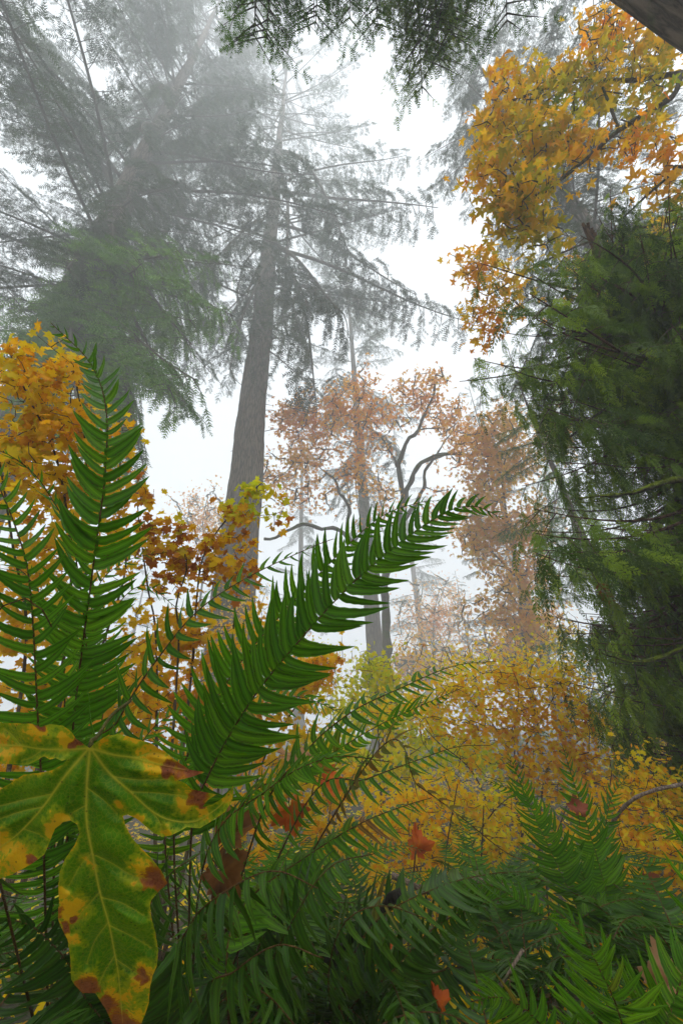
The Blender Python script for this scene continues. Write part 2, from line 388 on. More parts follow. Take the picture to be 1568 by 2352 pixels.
# ------------------------------------------------------------------ ferns
class Fern:
    def __init__(s, label, crown, seed, mat=None, limit=300, name='sword_fern', tpls=None):
        s.root = thing(name, crown, label, 'fern', 'sword ferns on the bank')
        s.c = np.array(crown); s.rng = np.random.default_rng(seed); s.mat = mat or M_fern
        s.L = Leaves(s.root, tpls or LEAFLETS, s.mat, seed + 1, 'leaflet', limit, 'leaflets', 20)
    def frond(s, pts, maxlen, n=44, roll=0, bare=.12, a0=72, a1=42, rad=.0032, droop=0.0, mat=None, rmat=None, taper=2.0, asym=1.0, nvec=None, wscale=1.0):
        """pts: world points from the crown to the tip; roll: turn of the blade about its stem, degrees."""
        P, L = spline(pts, n * 2 + 1)
        b = MB(); V, F = tube(P - s.c, np.linspace(rad, rad * .25, len(P)), 5); b.add(V, F)
        fo = b.obj('frond', rmat or M_rachis, s.root)
        T = nrm(np.gradient(P, axis=0)); cr = math.radians(roll)
        for i in range(len(P)):
            t = i / (len(P) - 1)
            if t < bare or i % 2: continue
            q = (t - bare) / (1 - bare)
            ln = maxlen * min(1, .62 + 1.6 * q) * max(.02, (1 - q ** taper)) ** .75
            if q > .985: ln *= .6
            p, tt = P[i], T[i]
            nv = np.array(CAM) - p if nvec is None else np.array(nvec)
            nv = nrm(nv - tt * (nv @ tt)); sv = np.cross(nv, tt)
            nn = nv * math.cos(cr) + sv * math.sin(cr)
            side = np.cross(tt, nn)
            for sg in (1, -1):
                off = P[min(i + (1 if sg < 0 else 0), len(P) - 1)]
                a = math.radians(a0 + (a1 - a0) * q ** 1.2 + s.rng.normal(0, 5))
                X = tt * math.cos(a) + side * sg * math.sin(a) + nn * s.rng.normal(0, .10) - np.array((0, 0, droop))
                Z = nn + np.array(s.rng.normal(0, .14, 3))
                lz = ln * (asym if sg > 0 else 1) * (s.rng.uniform(.84, 1.1) if s.rng.random() > .05 else s.rng.uniform(.35, .8))
                if s.rng.random() < .035: continue
                s.L.add(off, X, Z, lz, fo, sg, wscale * s.rng.uniform(.95, 1.3), mat)
        return fo
    def radial(s, n, length, el=(55, 78), maxlen=.09, pairs=34, az=(0, 360), rad=.003, arch=1.0):
        for k in range(n):
            a = math.radians(s.rng.uniform(*az)); e = math.radians(s.rng.uniform(*el)); L = length * s.rng.uniform(.75, 1.15)
            d = np.array((math.cos(a), math.sin(a), 0)); P = [s.c.copy()]; p = s.c.copy()
            for j in range(7):
                p = p + (d * math.cos(e) + np.array((0, 0, math.sin(e)))) * L / 7
                e -= math.radians(s.rng.uniform(9, 17) * arch); P.append(p.copy())
            s.frond(P, maxlen * s.rng.uniform(.8, 1.15), pairs, nvec=(d[0] * -.2 + .01, d[1] * -.2, 1), roll=s.rng.normal(0, 14), bare=.16, rad=rad, droop=.12)
    def px(s, spec, *a, **k):
        pts = [Vector(s.c)] + [at(*q) for q in spec]
        return s.frond(pts, *a, **k)
    def done(s): s.L.finish()


# ------------------------------------------------------------------ woody growth
def px_cloud(rng, blobs):
    """points in soft ellipsoids given as (px, py, depth, rx, ry, depth radius, count)."""
    out = []
    for (px, py, d, rx, ry, rd, n) in blobs:
        v = rng.normal(size=(n, 3)); v = nrm(v) * rng.random((n, 1)) ** .62 * rng.choice((.8, 1.0, 1.35), (n, 1))
        for a in v: out.append(at(px + a[0] * rx, py + a[1] * ry, d + a[2] * rd))
    return np.array([tuple(p) for p in out])
def grow(root, lines, targets, rng, mat, tip=.0016, power=.42, sag=.05, jit=.12, maxseg=.35, part='branch', mainsides=8, rest='twigs', wob=0.0):
    """lines: (points, r0, r1) main stems, each its own part; each target is reached from the nearest wood. Returns twig ends with directions."""
    base = np.array(root.location)
    NP = []; 
    for pts, r0, r1 in lines:
        P, L = spline(pts, max(8, int(len(pts) * 6)))
        if wob:
            P = P + np.array([[noise.noise((p[0] * 1.3 + 7 * k, p[1] * 1.3, p[2] * 1.3)) for k in range(3)] for p in P]) * wob
        rr = np.linspace(r0, r1, len(P)) * (1 + .12 * np.sin(np.arange(len(P)) * 1.7 + r0 * 99))
        b = MB(); V, F = tube(P - base, rr, mainsides); b.add(V, F); b.obj(part, mat, root)
        NP.append(P[len(P) // 5:])
    nodes = np.vstack(NP); ends = []
    b = MB()
    dmin = np.array([np.min(np.linalg.norm(nodes - t, axis=1)) for t in targets])
    for i in np.argsort(dmin):
        t = targets[i]
        d = np.linalg.norm(nodes - t, axis=1); j = int(np.argmin(d)); p0 = nodes[j]; L = d[j]
        k = max(3, min(9, int(L / maxseg) + 3)); s = np.linspace(0, 1, k)[:, None]
        P = p0 + (t - p0) * s
        off = rng.normal(0, jit * L / 3, (k, 3)); off[0] = 0
        P = P + off * np.sin(s * np.pi * .9); P[:, 2] -= (sag * L * np.sin(s[:, 0] * np.pi))
        r0 = tip * (1.2 + (L / .12) ** .6)
        V, F = tube(P - base, np.linspace(r0, tip, k), 4, False); b.add(V, F)
        nodes = np.vstack([nodes, P[1:]])
        ends.append((P[-1], nrm(P[-1] - P[-2]), P))
    o = b.obj(rest, mat, root); o['kind'] = 'stuff'
    return ends
def leaf_out(Lv, ends, rng, k, size, spread, up=.7, toward=(0, -.4, .2), rmat=None):
    tw = np.array(toward)
    for (p, d, P) in ends:
        for j in range(rng.integers(max(1, k - 1), k + 2)):
            q = P[rng.integers(max(1, len(P) // 2), len(P))] + rng.normal(0, spread, 3)
            X = nrm(d * .5 + rng.normal(0, .8, 3) + np.array((0, 0, -.45)))
            Z = np.array((0, 0, up)) + tw + rng.normal(0, .55, 3)
            Lv.add(q, X, Z, size * rng.uniform(.65, 1.2), mat=(rmat(q) if rmat else None))


# ------------------------------------------------------------------ conifer branch templates
def twiglet_tpl():
    V = []; F = []
    def tri(a, b, c): i = len(V); V.extend([a, b, c]); F.append((i, i + 1, i + 2))
    for k, x in enumerate((.05, .22, .39, .56, .73, .88)):
        l = .30 * (1 - .35 * x)
        for sg in (1, -1):
            z = .05 * (1 if (k + (sg > 0)) % 2 else -1)
            tri((x - .05, 0, 0), (x + .06, 0, 0), (x + l * .75, sg * l, z))
    tri((.85, .03, 0), (.85, -.03, 0), (1.15, 0, 0))
    return np.array(V, float), [np.array(F)], np.linspace(0, 1, len(V))
TWIGLET = twiglet_tpl()
def mats_from(pos, X, Z, size):
    X = nrm(X); Z = Z - X * np.sum(Z * X, -1, keepdims=True); Z = nrm(Z); Y = np.cross(Z, X)
    M = np.zeros((len(pos), 4, 4)); M[:, 3, 3] = 1
    M[:, :3, 0] = X * size[:, None]; M[:, :3, 1] = Y * size[:, None]; M[:, :3, 2] = Z * size[:, None]; M[:, :3, 3] = pos
    return M
def fir_branch(seed, L=4.0, hang=.55, step=.085, sec=1.1, tw=.135, rise=.10, drop=.22, bare=.18):
    """one limb along +x with drooping side twigs; returns (wood builder, needle builder)."""
    rng = np.random.default_rng(seed)
    n = 16; x = np.linspace(0, 1, n)
    P = np.stack([x * L, .05 * L * np.sin(x * 3 + rng.uniform(0, 6)) * x, L * (rise * x - drop * x ** 2 + .08 * x ** 4)], -1)
    w = MB(); V, F = tube(P, np.linspace(.036, .005, n) * L / 4, 5); w.add(V, F)
    f = MB(); pos = []; XX = []; ZZ = []; sz = []
    s = bare
    while s < 1:
        i = s * (n - 1); k = int(min(i, n - 2)); p = P[k] + (P[k + 1] - P[k]) * (i - k)
        for sg in (1, -1):
            if rng.random() < .2: continue
            l = sec * (L / 4) * min(1, .45 + 1.5 * (s - bare)) * (1 - .72 * s ** 1.5) * rng.uniform(.45, 1.25)
            a = math.radians(rng.uniform(45, 80)); d = np.array((math.cos(a), sg * math.sin(a), rng.normal(-.1, .15)))
            m = max(4, int(l / .065)); q = p.copy(); Q = [q.copy()]
            for j in range(m):
                d = nrm(d + np.array((0, 0, -hang * 1.6 / m)) + rng.normal(0, .05, 3)); q = q + d * l / m; Q.append(q.copy())
                lat = nrm(np.cross(d, (0, 0, 1.0)) + 1e-6)
                for s2 in (1, -1):
                    if rng.random() < .3: continue
                    X = d * .65 + lat * s2 * .75 + np.array((0, 0, -.35 * rng.random())) + rng.normal(0, .18, 3)
                    pos.append(q); XX.append(X); ZZ.append(np.array((0, 0, 1.0)) + rng.normal(0, .5, 3)); sz.append(tw * rng.uniform(.6, 1.35))
            pos.append(q); XX.append(d); ZZ.append(rng.normal(0, 1, 3)); sz.append(tw * 1.2)
            V, F = tube(Q[::2] if len(Q) > 5 else Q, np.linspace(.007, .002, len(Q[::2]) if len(Q) > 5 else len(Q)), 3, False); w.add(V, F)
        s += step / L * rng.uniform(.7, 1.3)
    pos, XX, ZZ, sz = map(np.array, (pos, XX, ZZ, sz))
    f.inst(TWIGLET, mats_from(pos, XX, ZZ, sz), rng.random(len(pos)))
    return w, f
def spray_tpl(rng):   # a flat cedar frond
    V = []; F = []
    def blade(a, b, w):
        a = np.array(a, float); b = np.array(b, float); d = b - a; s = np.array((-d[1], d[0], 0)); s /= np.linalg.norm(s) + 1e-9
        i = len(V); m = a + d * .55
        V.extend([a, m + s * w, b, m - s * w]); F.append((i, i + 1, i + 2, i + 3))
    zc = lambda x, y: -.22 * x * x - .18 * y * y
    def P(x, y): return (x, y, zc(x, y))
    for k in range(4): blade(P(k * .25, .02 * math.sin(k * 2)), P(k * .25 + .28, .02 * math.sin(k * 2 + 2)), .012)
    n = 9
    for k in range(n):
        x = .06 + .86 * k / n
        for sg in (1, -1):
            l = .19 * (1 - x) ** .6 * rng.uniform(.5, 1.3) + .04
            a = math.radians(rng.uniform(34, 52)); ex, ey = x + l * math.cos(a), sg * l * math.sin(a)
            blade(P(x, 0), P(ex, ey), .016)
            for q in (.35, .6, .82):
                bx, by = x + (ex - x) * q, ey * q
                l2 = l * .42 * (1 - q * .5)
                for s2 in (1, -1):
                    a2 = sg * a + s2 * math.radians(38)
                    blade(P(bx, by), P(bx + l2 * math.cos(a2), by + l2 * math.sin(a2)), .012)
    return np.array(V, float), [np.array(F)], np.zeros(len(V))
SPRAYS = [spray_tpl(np.random.default_rng(k)) for k in range(3)]
def cedar_branch(seed, L=2.5, dens=.045, size=.26, hang=1.0):
    rng = np.random.default_rng(seed)
    n = 16; x = np.linspace(0, 1, n)
    P = np.stack([x * L, .06 * L * np.sin(x * 3.5 + rng.uniform(0, 6)) * x, L * (-.16 * np.sin(x * 2.6) + .12 * x ** 3)], -1)
    w = MB(); V, F = tube(P, np.linspace(.028, .004, n) * L / 2.5, 5); w.add(V, F)
    f = MB(); pos = []; XX = []; ZZ = []; sz = []
    s = .12
    while s < 1:
        i = s * (n - 1); k = int(min(i, n - 2)); p = P[k] + (P[k + 1] - P[k]) * (i - k)
        l = .75 * (1 - .6 * s) * rng.uniform(.4, 1.2) * L / 2.5
        sg = rng.choice((-1, 1)); a = math.radians(rng.uniform(30, 75))
        d = np.array((math.cos(a), sg * math.sin(a), -.15)); q = p.copy(); Q = [q.copy()]
        m = max(3, int(l / .10))
        for j in range(m):
            d = nrm(d + np.array((0, 0, -.9 * hang / m)) + rng.normal(0, .06, 3)); q = q + d * l / m; Q.append(q.copy())
            for s2 in (1, -1):
                if rng.random() < .25: continue
                lat = nrm(np.cross(d, (0, 0, 1.0)) + 1e-6) * s2
                X = d * .5 + lat * .55 + np.array((0, 0, -.95 * hang)) + rng.normal(0, .22, 3)
                pos.append(q); XX.append(X); ZZ.append(np.array((.8, -.2 * s2, .5)) + rng.normal(0, .6, 3)); sz.append(size * rng.uniform(.5, 1.15))
        pos.append(q); XX.append(d + np.array((0, 0, -.3))); ZZ.append(np.array((.3, 0, 1.0)) + rng.normal(0, .4, 3)); sz.append(size * 1.2)
        V, F = tube(Q, np.linspace(.006, .002, len(Q)), 3, False); w.add(V, F)
        s += dens / L * rng.uniform(.7, 1.3) * 3.4
    pos, XX, ZZ, sz = map(np.array, (pos, XX, ZZ, sz)); M = mats_from(pos, XX, ZZ, sz); v = rng.integers(0, 3, len(pos)); r = rng.random(len(pos))
    for k in range(3): f.inst(SPRAYS[k], M[v == k], r[v == k])
    return w, f
def branch_set(fn, specs, wm, fm):
    out = []
    for sp in specs:
        w_, f_ = fn(**sp); out.append((w_.mesh('branch', wm), f_.mesh('needles', fm), sp.get('L', 2.5 if fn is cedar_branch else 4.0)))
    return out
FIR = branch_set(fir_branch, [dict(seed=k, hang=h, drop=d, rise=r, sec=s) for k, (h, d, r, s) in enumerate(((.6, .22, .12, 1.0), (.9, .34, .10, .9), (.4, .16, .16, .85), (.8, .42, .14, 1.1), (.5, .28, .04, .75)))], M_branch, M_needle)
OPEN = branch_set(fir_branch, [dict(seed=20 + k, hang=h, drop=d, rise=r, sec=s, bare=b, step=.10) for k, (h, d, r, s, b) in enumerate(((.7, .22, .12, .9, .42), (1.0, .34, .10, .8, .5), (.5, .16, .16, .8, .38), (.9, .42, .14, .95, .45)))], M_branch, M_needle)
FIRG = [(a, None, L) for a, b_, L in FIR]
for i in range(len(FIR)):
    me = FIR[i][1].copy(); me.materials.clear(); me.materials.append(M_needle_g); FIRG[i] = (FIR[i][0], me, FIR[i][2])
SPARSE = branch_set(fir_branch, [dict(seed=30 + k, hang=1.0, drop=d, rise=.1, sec=.7, step=.2, bare=.4) for k, d in enumerate((.3, .5, .2))], M_branch, M_needle)
CED = branch_set(cedar_branch, [dict(seed=50 + k, hang=h, size=z) for k, (h, z) in enumerate(((1, .30), (.7, .27), (1.3, .34), (.9, .25), (1.1, .36)))] , M_cedar_bark, M_cedar)


def trunk(root, H, r0, mat, sides=28, rings=90, ridge=.05, lean=(0, 0), flare=.35, top=.06, part='trunk', sway=.15, taper=.8):
    z = np.linspace(0, 1, rings) ** 1.15 * (H + 1.0) - 1.0
    th = np.linspace(0, 2 * np.pi, sides, endpoint=False)
    V = np.zeros((rings, sides, 3)); ox = np.array(root.location)
    for i, zz in enumerate(z):
        t = max(zz, 0) / H
        r = r0 * (max(1 - t, 0) ** taper * (1 - top) + top) + r0 * flare * math.exp(-max(zz, 0) / .9)
        cx = lean[0] * zz + sway * noise.noise((zz * .12, ox[0], 1)); cyy = lean[1] * zz + sway * noise.noise((zz * .12, ox[1], 5))
        for j, a in enumerate(th):
            c, s = math.cos(a), math.sin(a)
            rid = noise.noise((c * 7 + ox[0], s * 7, zz * .45)) + .6 * noise.noise((c * 15, s * 15 + ox[1], zz * 1.1))
            rr = r * (1 + ridge * rid + .06 * noise.noise((c * 1.5, s * 1.5, zz * .3)))
            V[i, j] = (cx + rr * c, cyy + rr * s, zz)
    i = np.arange(rings - 1)[:, None]; j = np.arange(sides)[None]
    F = np.stack([i * sides + j, i * sides + (j + 1) % sides, (i + 1) * sides + (j + 1) % sides, (i + 1) * sides + j], -1).reshape(-1, 4)
    b = MB(); b.add(V.reshape(-1, 3), [F, np.array([[(rings - 1) * sides + k for k in range(0, sides, max(1, sides // 8))]])])
    return b.obj(part, mat, root)
def place_branch(root, bset, rng, base, tip, part='branch', v=None, roll=0.0, foliage='needles', ws=1.0):
    """one limb from base to tip, both in the tree's own coordinates."""
    v = int(rng.integers(len(bset))) if v is None else v
    wm, fm, L0 = bset[v]
    d = Vector(tip) - Vector(base); L = d.length; X = d.normalized()
    Y = UP.cross(X)
    if Y.length < 1e-4: Y = Vector((0, 1, 0))
    Y.normalize(); Z = X.cross(Y)
    M = Matrix((X, Y, Z)).transposed()
    M = (M @ Matrix.Rotation(roll, 3, 'X')).to_4x4()
    k = L / L0
    M = Matrix.Translation(Vector(base)) @ M @ Matrix.Diagonal((k, k * ws * (1 if rng.random() < .5 else -1), k * ws, 1))
    o = put(part, wm, root, M)
    if fm is not None: put(foliage, fm, o)
    return o
def conifer(name, label, base, H, r0, seed, bset=None, h0=8.0, n=70, R=4.5, cat='tree', mat=None, group=None, droop=(-.25, .25), top_r=.35, clear=0, az=None, sides=28, rings=90, lean=(0, 0), flare=.35, shape=.75):
    rng = np.random.default_rng(seed); bset = bset or FIR
    root = thing(name, base, label, cat, group)
    trunk(root, H, r0, mat or M_fir_bark, sides, rings, ridge=.085, taper=1.35, lean=lean, flare=flare)
    for k in range(n):
        h = h0 + (H * .98 - h0) * ((k + rng.random()) / n) ** .9
        t = (h - h0) / (H - h0)
        L = R * (top_r * .4 + (1 - t) ** shape) * rng.uniform(.55, 1.2) / (1 + top_r * .4) * (.45 + .55 * min(1, t / .16))
        a = rng.uniform(0, 2 * np.pi) if az is None else math.radians(rng.uniform(*az))
        if clear:                                # the side facing the clearing has lost its limbs
            ca = math.atan2(CAM.y - base[1], CAM.x - base[0]); da = (a - ca + math.pi) % (2 * math.pi) - math.pi
            if abs(da) < clear and t < .7: a = ca + math.copysign(clear + rng.random() * .8, da)
        e = rng.uniform(*droop) + .35 * t
        b0 = np.array((lean[0] * h, lean[1] * h, h)); d = np.array((math.cos(a) * math.cos(e), math.sin(a) * math.cos(e), math.sin(e)))
        place_branch(root, bset, rng, b0, b0 + d * L, roll=rng.normal(0, .15))
    return root, rng


# ================================================================== the setting: forest floor
def make_ground():
    n = 150; t = np.linspace(-1, 1, n); c = np.sign(t) * (np.abs(t) * 5 + 150 * np.abs(t) ** 4)
    V = np.array([(x, y + 2, ground_z(x, y + 2)) for y in c for x in c])
    i = np.arange(n - 1)[:, None]; j = np.arange(n - 1)[None]
    F = np.stack([i * n + j, i * n + j + 1, (i + 1) * n + j + 1, (i + 1) * n + j], -1).reshape(-1, 4)
    m, nt = mat_new('forest_floor')
    geo = nt.nodes.new('ShaderNodeNewGeometry')
    n1 = N(nt, 'ShaderNodeTexNoise', Scale=1.4, Detail=8.0, Roughness=.7); nt.links.new(geo.outputs['Position'], n1.inputs['Vector'])
    n2 = N(nt, 'ShaderNodeTexNoise', Scale=22.0, Detail=5.0); nt.links.new(geo.outputs['Position'], n2.inputs['Vector'])
    c1 = ramp(nt, n2.outputs['Fac'], [(.3, (.012, .009, .006)), (.55, (.045, .028, .014)), (.75, (.13, .07, .02))])
    c2 = ramp(nt, n2.outputs['Fac'], [(.3, (.012, .02, .004)), (.7, (.04, .065, .01))])
    c = mixc(nt, ramp(nt, n1.outputs['Fac'], [(.42, (0, 0, 0)), (.62, (1, 1, 1))]), c1, c2)
    p = nt.nodes.new('ShaderNodeBsdfPrincipled'); p.inputs['Roughness'].default_value = .95; nt.links.new(c, p.inputs['Base Color'])
    b = N(nt, 'ShaderNodeBump', Strength=.8, Distance=.05); nt.links.new(n2.outputs['Fac'], b.inputs['Height']); nt.links.new(b.outputs[0], p.inputs['Normal'])
    o = nt.nodes.new('ShaderNodeOutputMaterial'); nt.links.new(p.outputs[0], o.inputs[0])
    mb = MB(); mb.add(V, [F]); g = mb.obj('forest_floor', m); tag(g, 'dark forest floor of leaf litter and moss', None, kind='structure')
    rng = np.random.default_rng(5); pos = []; X = []; Z = []; S = []
    for k in range(15000):
        y = 0.6 + 24 * rng.random() ** 1.5; x = rng.uniform(-1, 1) * (1.2 + y * .85)
        pos.append((x, y, ground_z(x, y) + rng.uniform(.005, .05))); X.append(rng.normal(0, 1, 3) * (1, 1, .25)); Z.append(np.array((0, 0, 1.0)) + rng.normal(0, .35, 3)); S.append(rng.uniform(.05, .12) * (1 + y * .05))
    pos, X, Z, S = map(np.array, (pos, X, Z, S)); M = mats_from(pos, X, Z, S); v = rng.integers(0, 3, len(pos)); r = rng.random(len(pos)); b = MB()
    for k in range(3): b.inst(LEAF_SMALL[k], M[v == k], r[v == k])
    o = b.obj('fallen_leaves', M_vine_small); tag(o, 'yellow and orange fallen leaves strewn over the forest floor', 'leaves', kind='stuff')
make_ground()


# ================================================================== conifers
S = 2.35        # the old firs stand well back: giant trunks of over 2 m
def gp(p, dz=0.0):
    return Vector((p[0], p[1], ground_z(p[0], p[1]) + dz))

# tall fir in the middle
B = gp(ath(553, 1240, 8.7 * S))
fir, rng = conifer('fir_tree', 'tall fir with bare grey trunk standing left of the centre', B, 46 * S, .50 * S, 1, OPEN, n=125, h0=11.5 * S, R=6.2 * S, shape=.42, clear=1.0, sides=72, rings=320, droop=(-.45, .2))
def height_at(root, px, py):
    r = ray(px, py); b = root.location; h = math.hypot(b.x - CAM.x, b.y - CAM.y)
    return CAM.z + r.z / math.hypot(r.x, r.y) * h - b.z
def limb(root, rng, bpx, tpx, td, bset=FIR, v=None, dz=0.0, ws=1.0, x=0, y=0, **kw):
    """limb from the trunk at the height of pixel bpx to the point seen at tpx, td metres deep."""
    h = height_at(root, *bpx); t = at(*tpx, td * S) - root.location
    return place_branch(root, bset, rng, (x, y, h), t, v=v, roll=dz, ws=ws, **kw)
for bp, tp, td, v in (((640, 570), (860, 900), 10.5, 1), ((640, 575), (1050, 745), 11.5, 2), ((645, 520), (960, 640), 12, 0), ((645, 440), (970, 540), 13, 2), ((640, 430), (930, 330), 15, 0),
                      ((625, 590), (480, 760), 11, 1), ((630, 560), (470, 650), 12, 3), ((632, 500), (440, 620), 11.5, 4), ((640, 470), (470, 470), 14, 0), ((650, 330), (480, 330), 17, 2),
                      ((640, 620), (730, 790), 10.5, 4), ((650, 400), (760, 640), 12, 3), ((650, 350), (900, 470), 13, 1), ((640, 560), (830, 740), 9.6, 0)):
    limb(fir, rng, bp, tp, td, OPEN, v=v % 4)
for bp, tp, td, v in (((625, 600), (545, 700), 9.5, 0), ((625, 640), (500, 740), 10.0, 1), ((640, 590), (740, 700), 9.8, 2)):
    limb(fir, rng, bp, tp, td, SPARSE, v)
def dead_stub(root, px, py, dx, dy, L, r=.016):
    h = height_at(root, px, py); b = MB(); k = 6
    p = np.array((0, 0, h)); d = np.array((dx, -.2, dy)); d = d / np.linalg.norm(d); P = [p]
    for j in range(k): d = nrm(d + rng.normal(0, .10, 3) + np.array((0, 0, -.03))); P.append(P[-1] + d * (L + .45) * S / k)
    V, F = tube(P, np.linspace(r * S, r * .3 * S, len(P)), 5); b.add(V, F)
    if L > .3:
        q = P[4]; V, F = tube([q, q + np.array((.12, 0, .05)), q + np.array((.26, 0, .15))], [.010, .008, .005], 4); b.add(V, F)
    b.obj('dead_branch', M_branch, root)
for a in ((628, 768, 1, -.45, .55), (627, 800, 1, .0, .28), (626, 826, 1, .05, .30), (626, 840, 1, -.25, .26), (622, 885, 1, -.1, .10), (618, 928, 1, -.1, .17), (617, 950, 1, -.08, .2), (612, 1000, 1, -.1, .42), (607, 1052, 1, .02, .32), (558, 900, -1, .75, .5), (545, 1005, -1, -1.2, .25)):
    dead_stub(fir, *a)

# leaning-looking fir on the left, its low limbs green
B = gp(ath(118, 800, 7.6 * S))
firl, rng = conifer('fir_tree', 'dense fir at the left with bright green low limbs', B, 43 * S, .46 * S, 2, n=135, h0=7.5 * S, R=5.8 * S, droop=(-.45, .1), shape=.5, clear=.6)
for bp, tp, td, v in (((200, 640), (520, 830), 6.3, 1), ((190, 660), (470, 930), 6.2, 3), ((170, 700), (400, 960), 6.0, 1), ((180, 680), (330, 955), 6.2, 3), ((210, 620), (540, 700), 6.8, 0), ((220, 600), (480, 610), 7.4, 2),
                      ((190, 650), (380, 830), 5.8, 4), ((240, 560), (240, 640), 6.2, 1), ((180, 680), (160, 760), 6.0, 3), ((230, 560), (440, 760), 6.4, 0), ((220, 600), (260, 880), 5.8, 4)):
    limb(firl, rng, bp, tp, td, FIRG, v, ws=1.1)
def limb_front(root, rng, bpx, tpx, frac, bset, v=None):
    h = math.hypot(root.location.x - CAM.x, root.location.y - CAM.y); e = ath(*tpx, h)
    return place_branch(root, bset, rng, (0, 0, height_at(root, *bpx)), CAM + (e - CAM) * frac - root.location, v=v, roll=rng.normal(0, .2))
for bp, tp, fr_ in (((215, 580), (260, 560), .6), ((230, 550), (330, 520), .66), ((250, 510), (230, 470), .62), ((260, 480), (380, 430), .68), ((280, 440), (300, 380), .65), ((300, 400), (420, 360), .7), ((310, 380), (340, 300), .7), ((330, 330), (450, 270), .72), ((350, 300), (330, 220), .72), ((370, 260), (470, 190), .74), ((390, 220), (380, 140), .75), ((410, 180), (500, 120), .78), ((430, 140), (430, 60), .8), ((240, 540), (420, 560), .66), ((380, 240), (260, 60), .85), ((420, 160), (330, 20), .85)):
    limb_front(firl, rng, bp, tp, fr_, FIR)
for bp, tp, fr_ in (((210, 600), (420, 640), .62), ((200, 620), (350, 620), .58), ((190, 650), (460, 740), .62), ((180, 680), (420, 880), .6), ((180, 680), (350, 900), .56), ((170, 700), (480, 850), .64), ((210, 600), (500, 780), .66), ((170, 700), (250, 800), .5)):
    limb_front(firl, rng, bp, tp, fr_, FIRG)
for bp, tp, td, v in (((200, 640), (-30, 520), 7.5, 0), ((190, 660), (-40, 640), 7.2, 2), ((200, 600), (-20, 330), 8.5, 1), ((240, 500), (20, 180), 10.5, 2), ((170, 700), (-40, 800), 6.6, 4), ((230, 520), (60, 420), 9, 3), ((260, 460), (60, 60), 13, 0), ((280, 430), (140, 200), 13, 1),
                      ((300, 400), (260, 150), 16, 3), ((300, 400), (420, 300), 15, 0), ((330, 330), (500, 200), 17, 1), ((280, 430), (520, 470), 12, 2), ((280, 430), (500, 560), 11, 3)):
    limb(firl, rng, bp, tp, td, FIR, v)

# straight fir trunk behind the mossy maple
B = gp(ath(862, 1480, 15.5 * S))
fm, rng = conifer('fir_tree', 'straight fir trunk rising behind the mossy crooked maple', B, 34 * S, .36 * S, 4, n=60, h0=11 * S, R=3.6 * S, droop=(-.5, .0))
for bp, tp, td, v in (((850, 1000), (740, 900), 15, 1), ((850, 980), (930, 1000), 14.5, 3), ((850, 930), (760, 840), 15, 0), ((850, 1010), (820, 1180), 13.5, 3)):
    limb(fm, rng, bp, tp, td, FIR, v)
# fog-dimmed firs
for lab, px, py, h, H, r0, h0, n, R in (
        ('faint fir in the fog between the two near firs', 690, 1300, 24, 26, .32, 3, 60, 3.6),
        ('small dark fir standing beside the far pink maple', 1095, 1580, 25, 9.5, .14, .6, 70, 2.3),
        ('foggy fir behind the orange maple at the right', 1245, 1500, 15, 15, .22, 1.2, 80, 2.6),
        ('pale fir ghost in fog just right of the dense left fir', 330, 1350, 30, 14, .22, 2, 55, 3.0),
        ('palest fir ghost beside the tall trunk base', 500, 1320, 33, 17, .22, 2, 55, 2.8),
        ('hazy tall fir behind the open gap of sky', 960, 1400, 30, 30, .35, 4, 60, 3.5)):
    conifer('fir_tree', lab, gp(ath(px, py, h * S)), H * S, r0 * S, int(px), n=n, h0=h0 * S, R=R * S, droop=(-.45, .05), sides=14, rings=24, group='firs fading into the fog')
B = gp(ath(1430, 1500, 13))
conifer('hemlock_tree', 'dim green hemlock standing close behind the cedar sprays', B, 15, .24, 77, FIRG, n=95, h0=.8, R=3.4, droop=(-.6, -.05), sides=16, rings=40)
# the conifer at the upper right beyond the gold maple
B = gp(Vector((11, 9.0, 0)))
fr, rng = conifer('hemlock_tree', 'dark hemlock crown at the top right behind the gold maple', B, 52, .5, 7, n=130, h0=11, R=8.0, droop=(-.6, -.1))
# the big trunk at the top right corner, close to the camera, its sprays hang in from the top
B = gp(ath(1640, 0, 3.0))
hem, rng = conifer('hemlock_tree', 'near trunk in the top right corner with green sprays along the top edge', B, 30, .34, 8, n=26, h0=12, R=3.5, droop=(-.3, .2), sides=48, rings=160)
# a hemlock behind the camera: the tips of its limbs hang in along the top edge
HEM = branch_set(fir_branch, [dict(seed=70 + k, L=3.0, hang=h, drop=.12, rise=.04, sec=1.3, tw=.075, step=.05, bare=.35) for k, h in enumerate((.3, .5, .8))], M_branch, M_needle_g)
HEMD = [(a, b.copy(), c) for a, b, c in HEM]
for a, b, c in HEMD: b.materials.clear(); b.materials.append(M_cedar)
B = gp(Vector((.3, -2.6, 0)))
hb, rng = conifer('hemlock_tree', 'hemlock sprays hanging into view along the top edge', B, 24, .3, 12, n=24, h0=9.5, R=2.6)
for x, y, td, v, bs in ((575, 85, 4.2, 0, HEM), (545, 40, 4.4, 1, HEM), (625, 95, 4.3, 1, HEM), (690, 60, 4.3, 0, HEM), (760, 45, 4.3, 2, HEM), (840, 40, 4.5, 1, HEM), (900, 60, 4.6, 0, HEM), (1010, 200, 5.0, 2, HEMD), (960, 150, 5.0, 1, HEMD), (1050, 130, 4.8, 2, HEMD), (1125, 85, 4.5, 0, HEM), (1080, 60, 4.5, 1, HEM), (1000, 60, 4.7, 2, HEMD), (940, 90, 4.8, 2, HEMD)):
    t = at(x, y, td) - B
    place_branch(hb, bs, rng, (0, 0, t.z + rng.uniform(-.1, .7)), t, v=v)

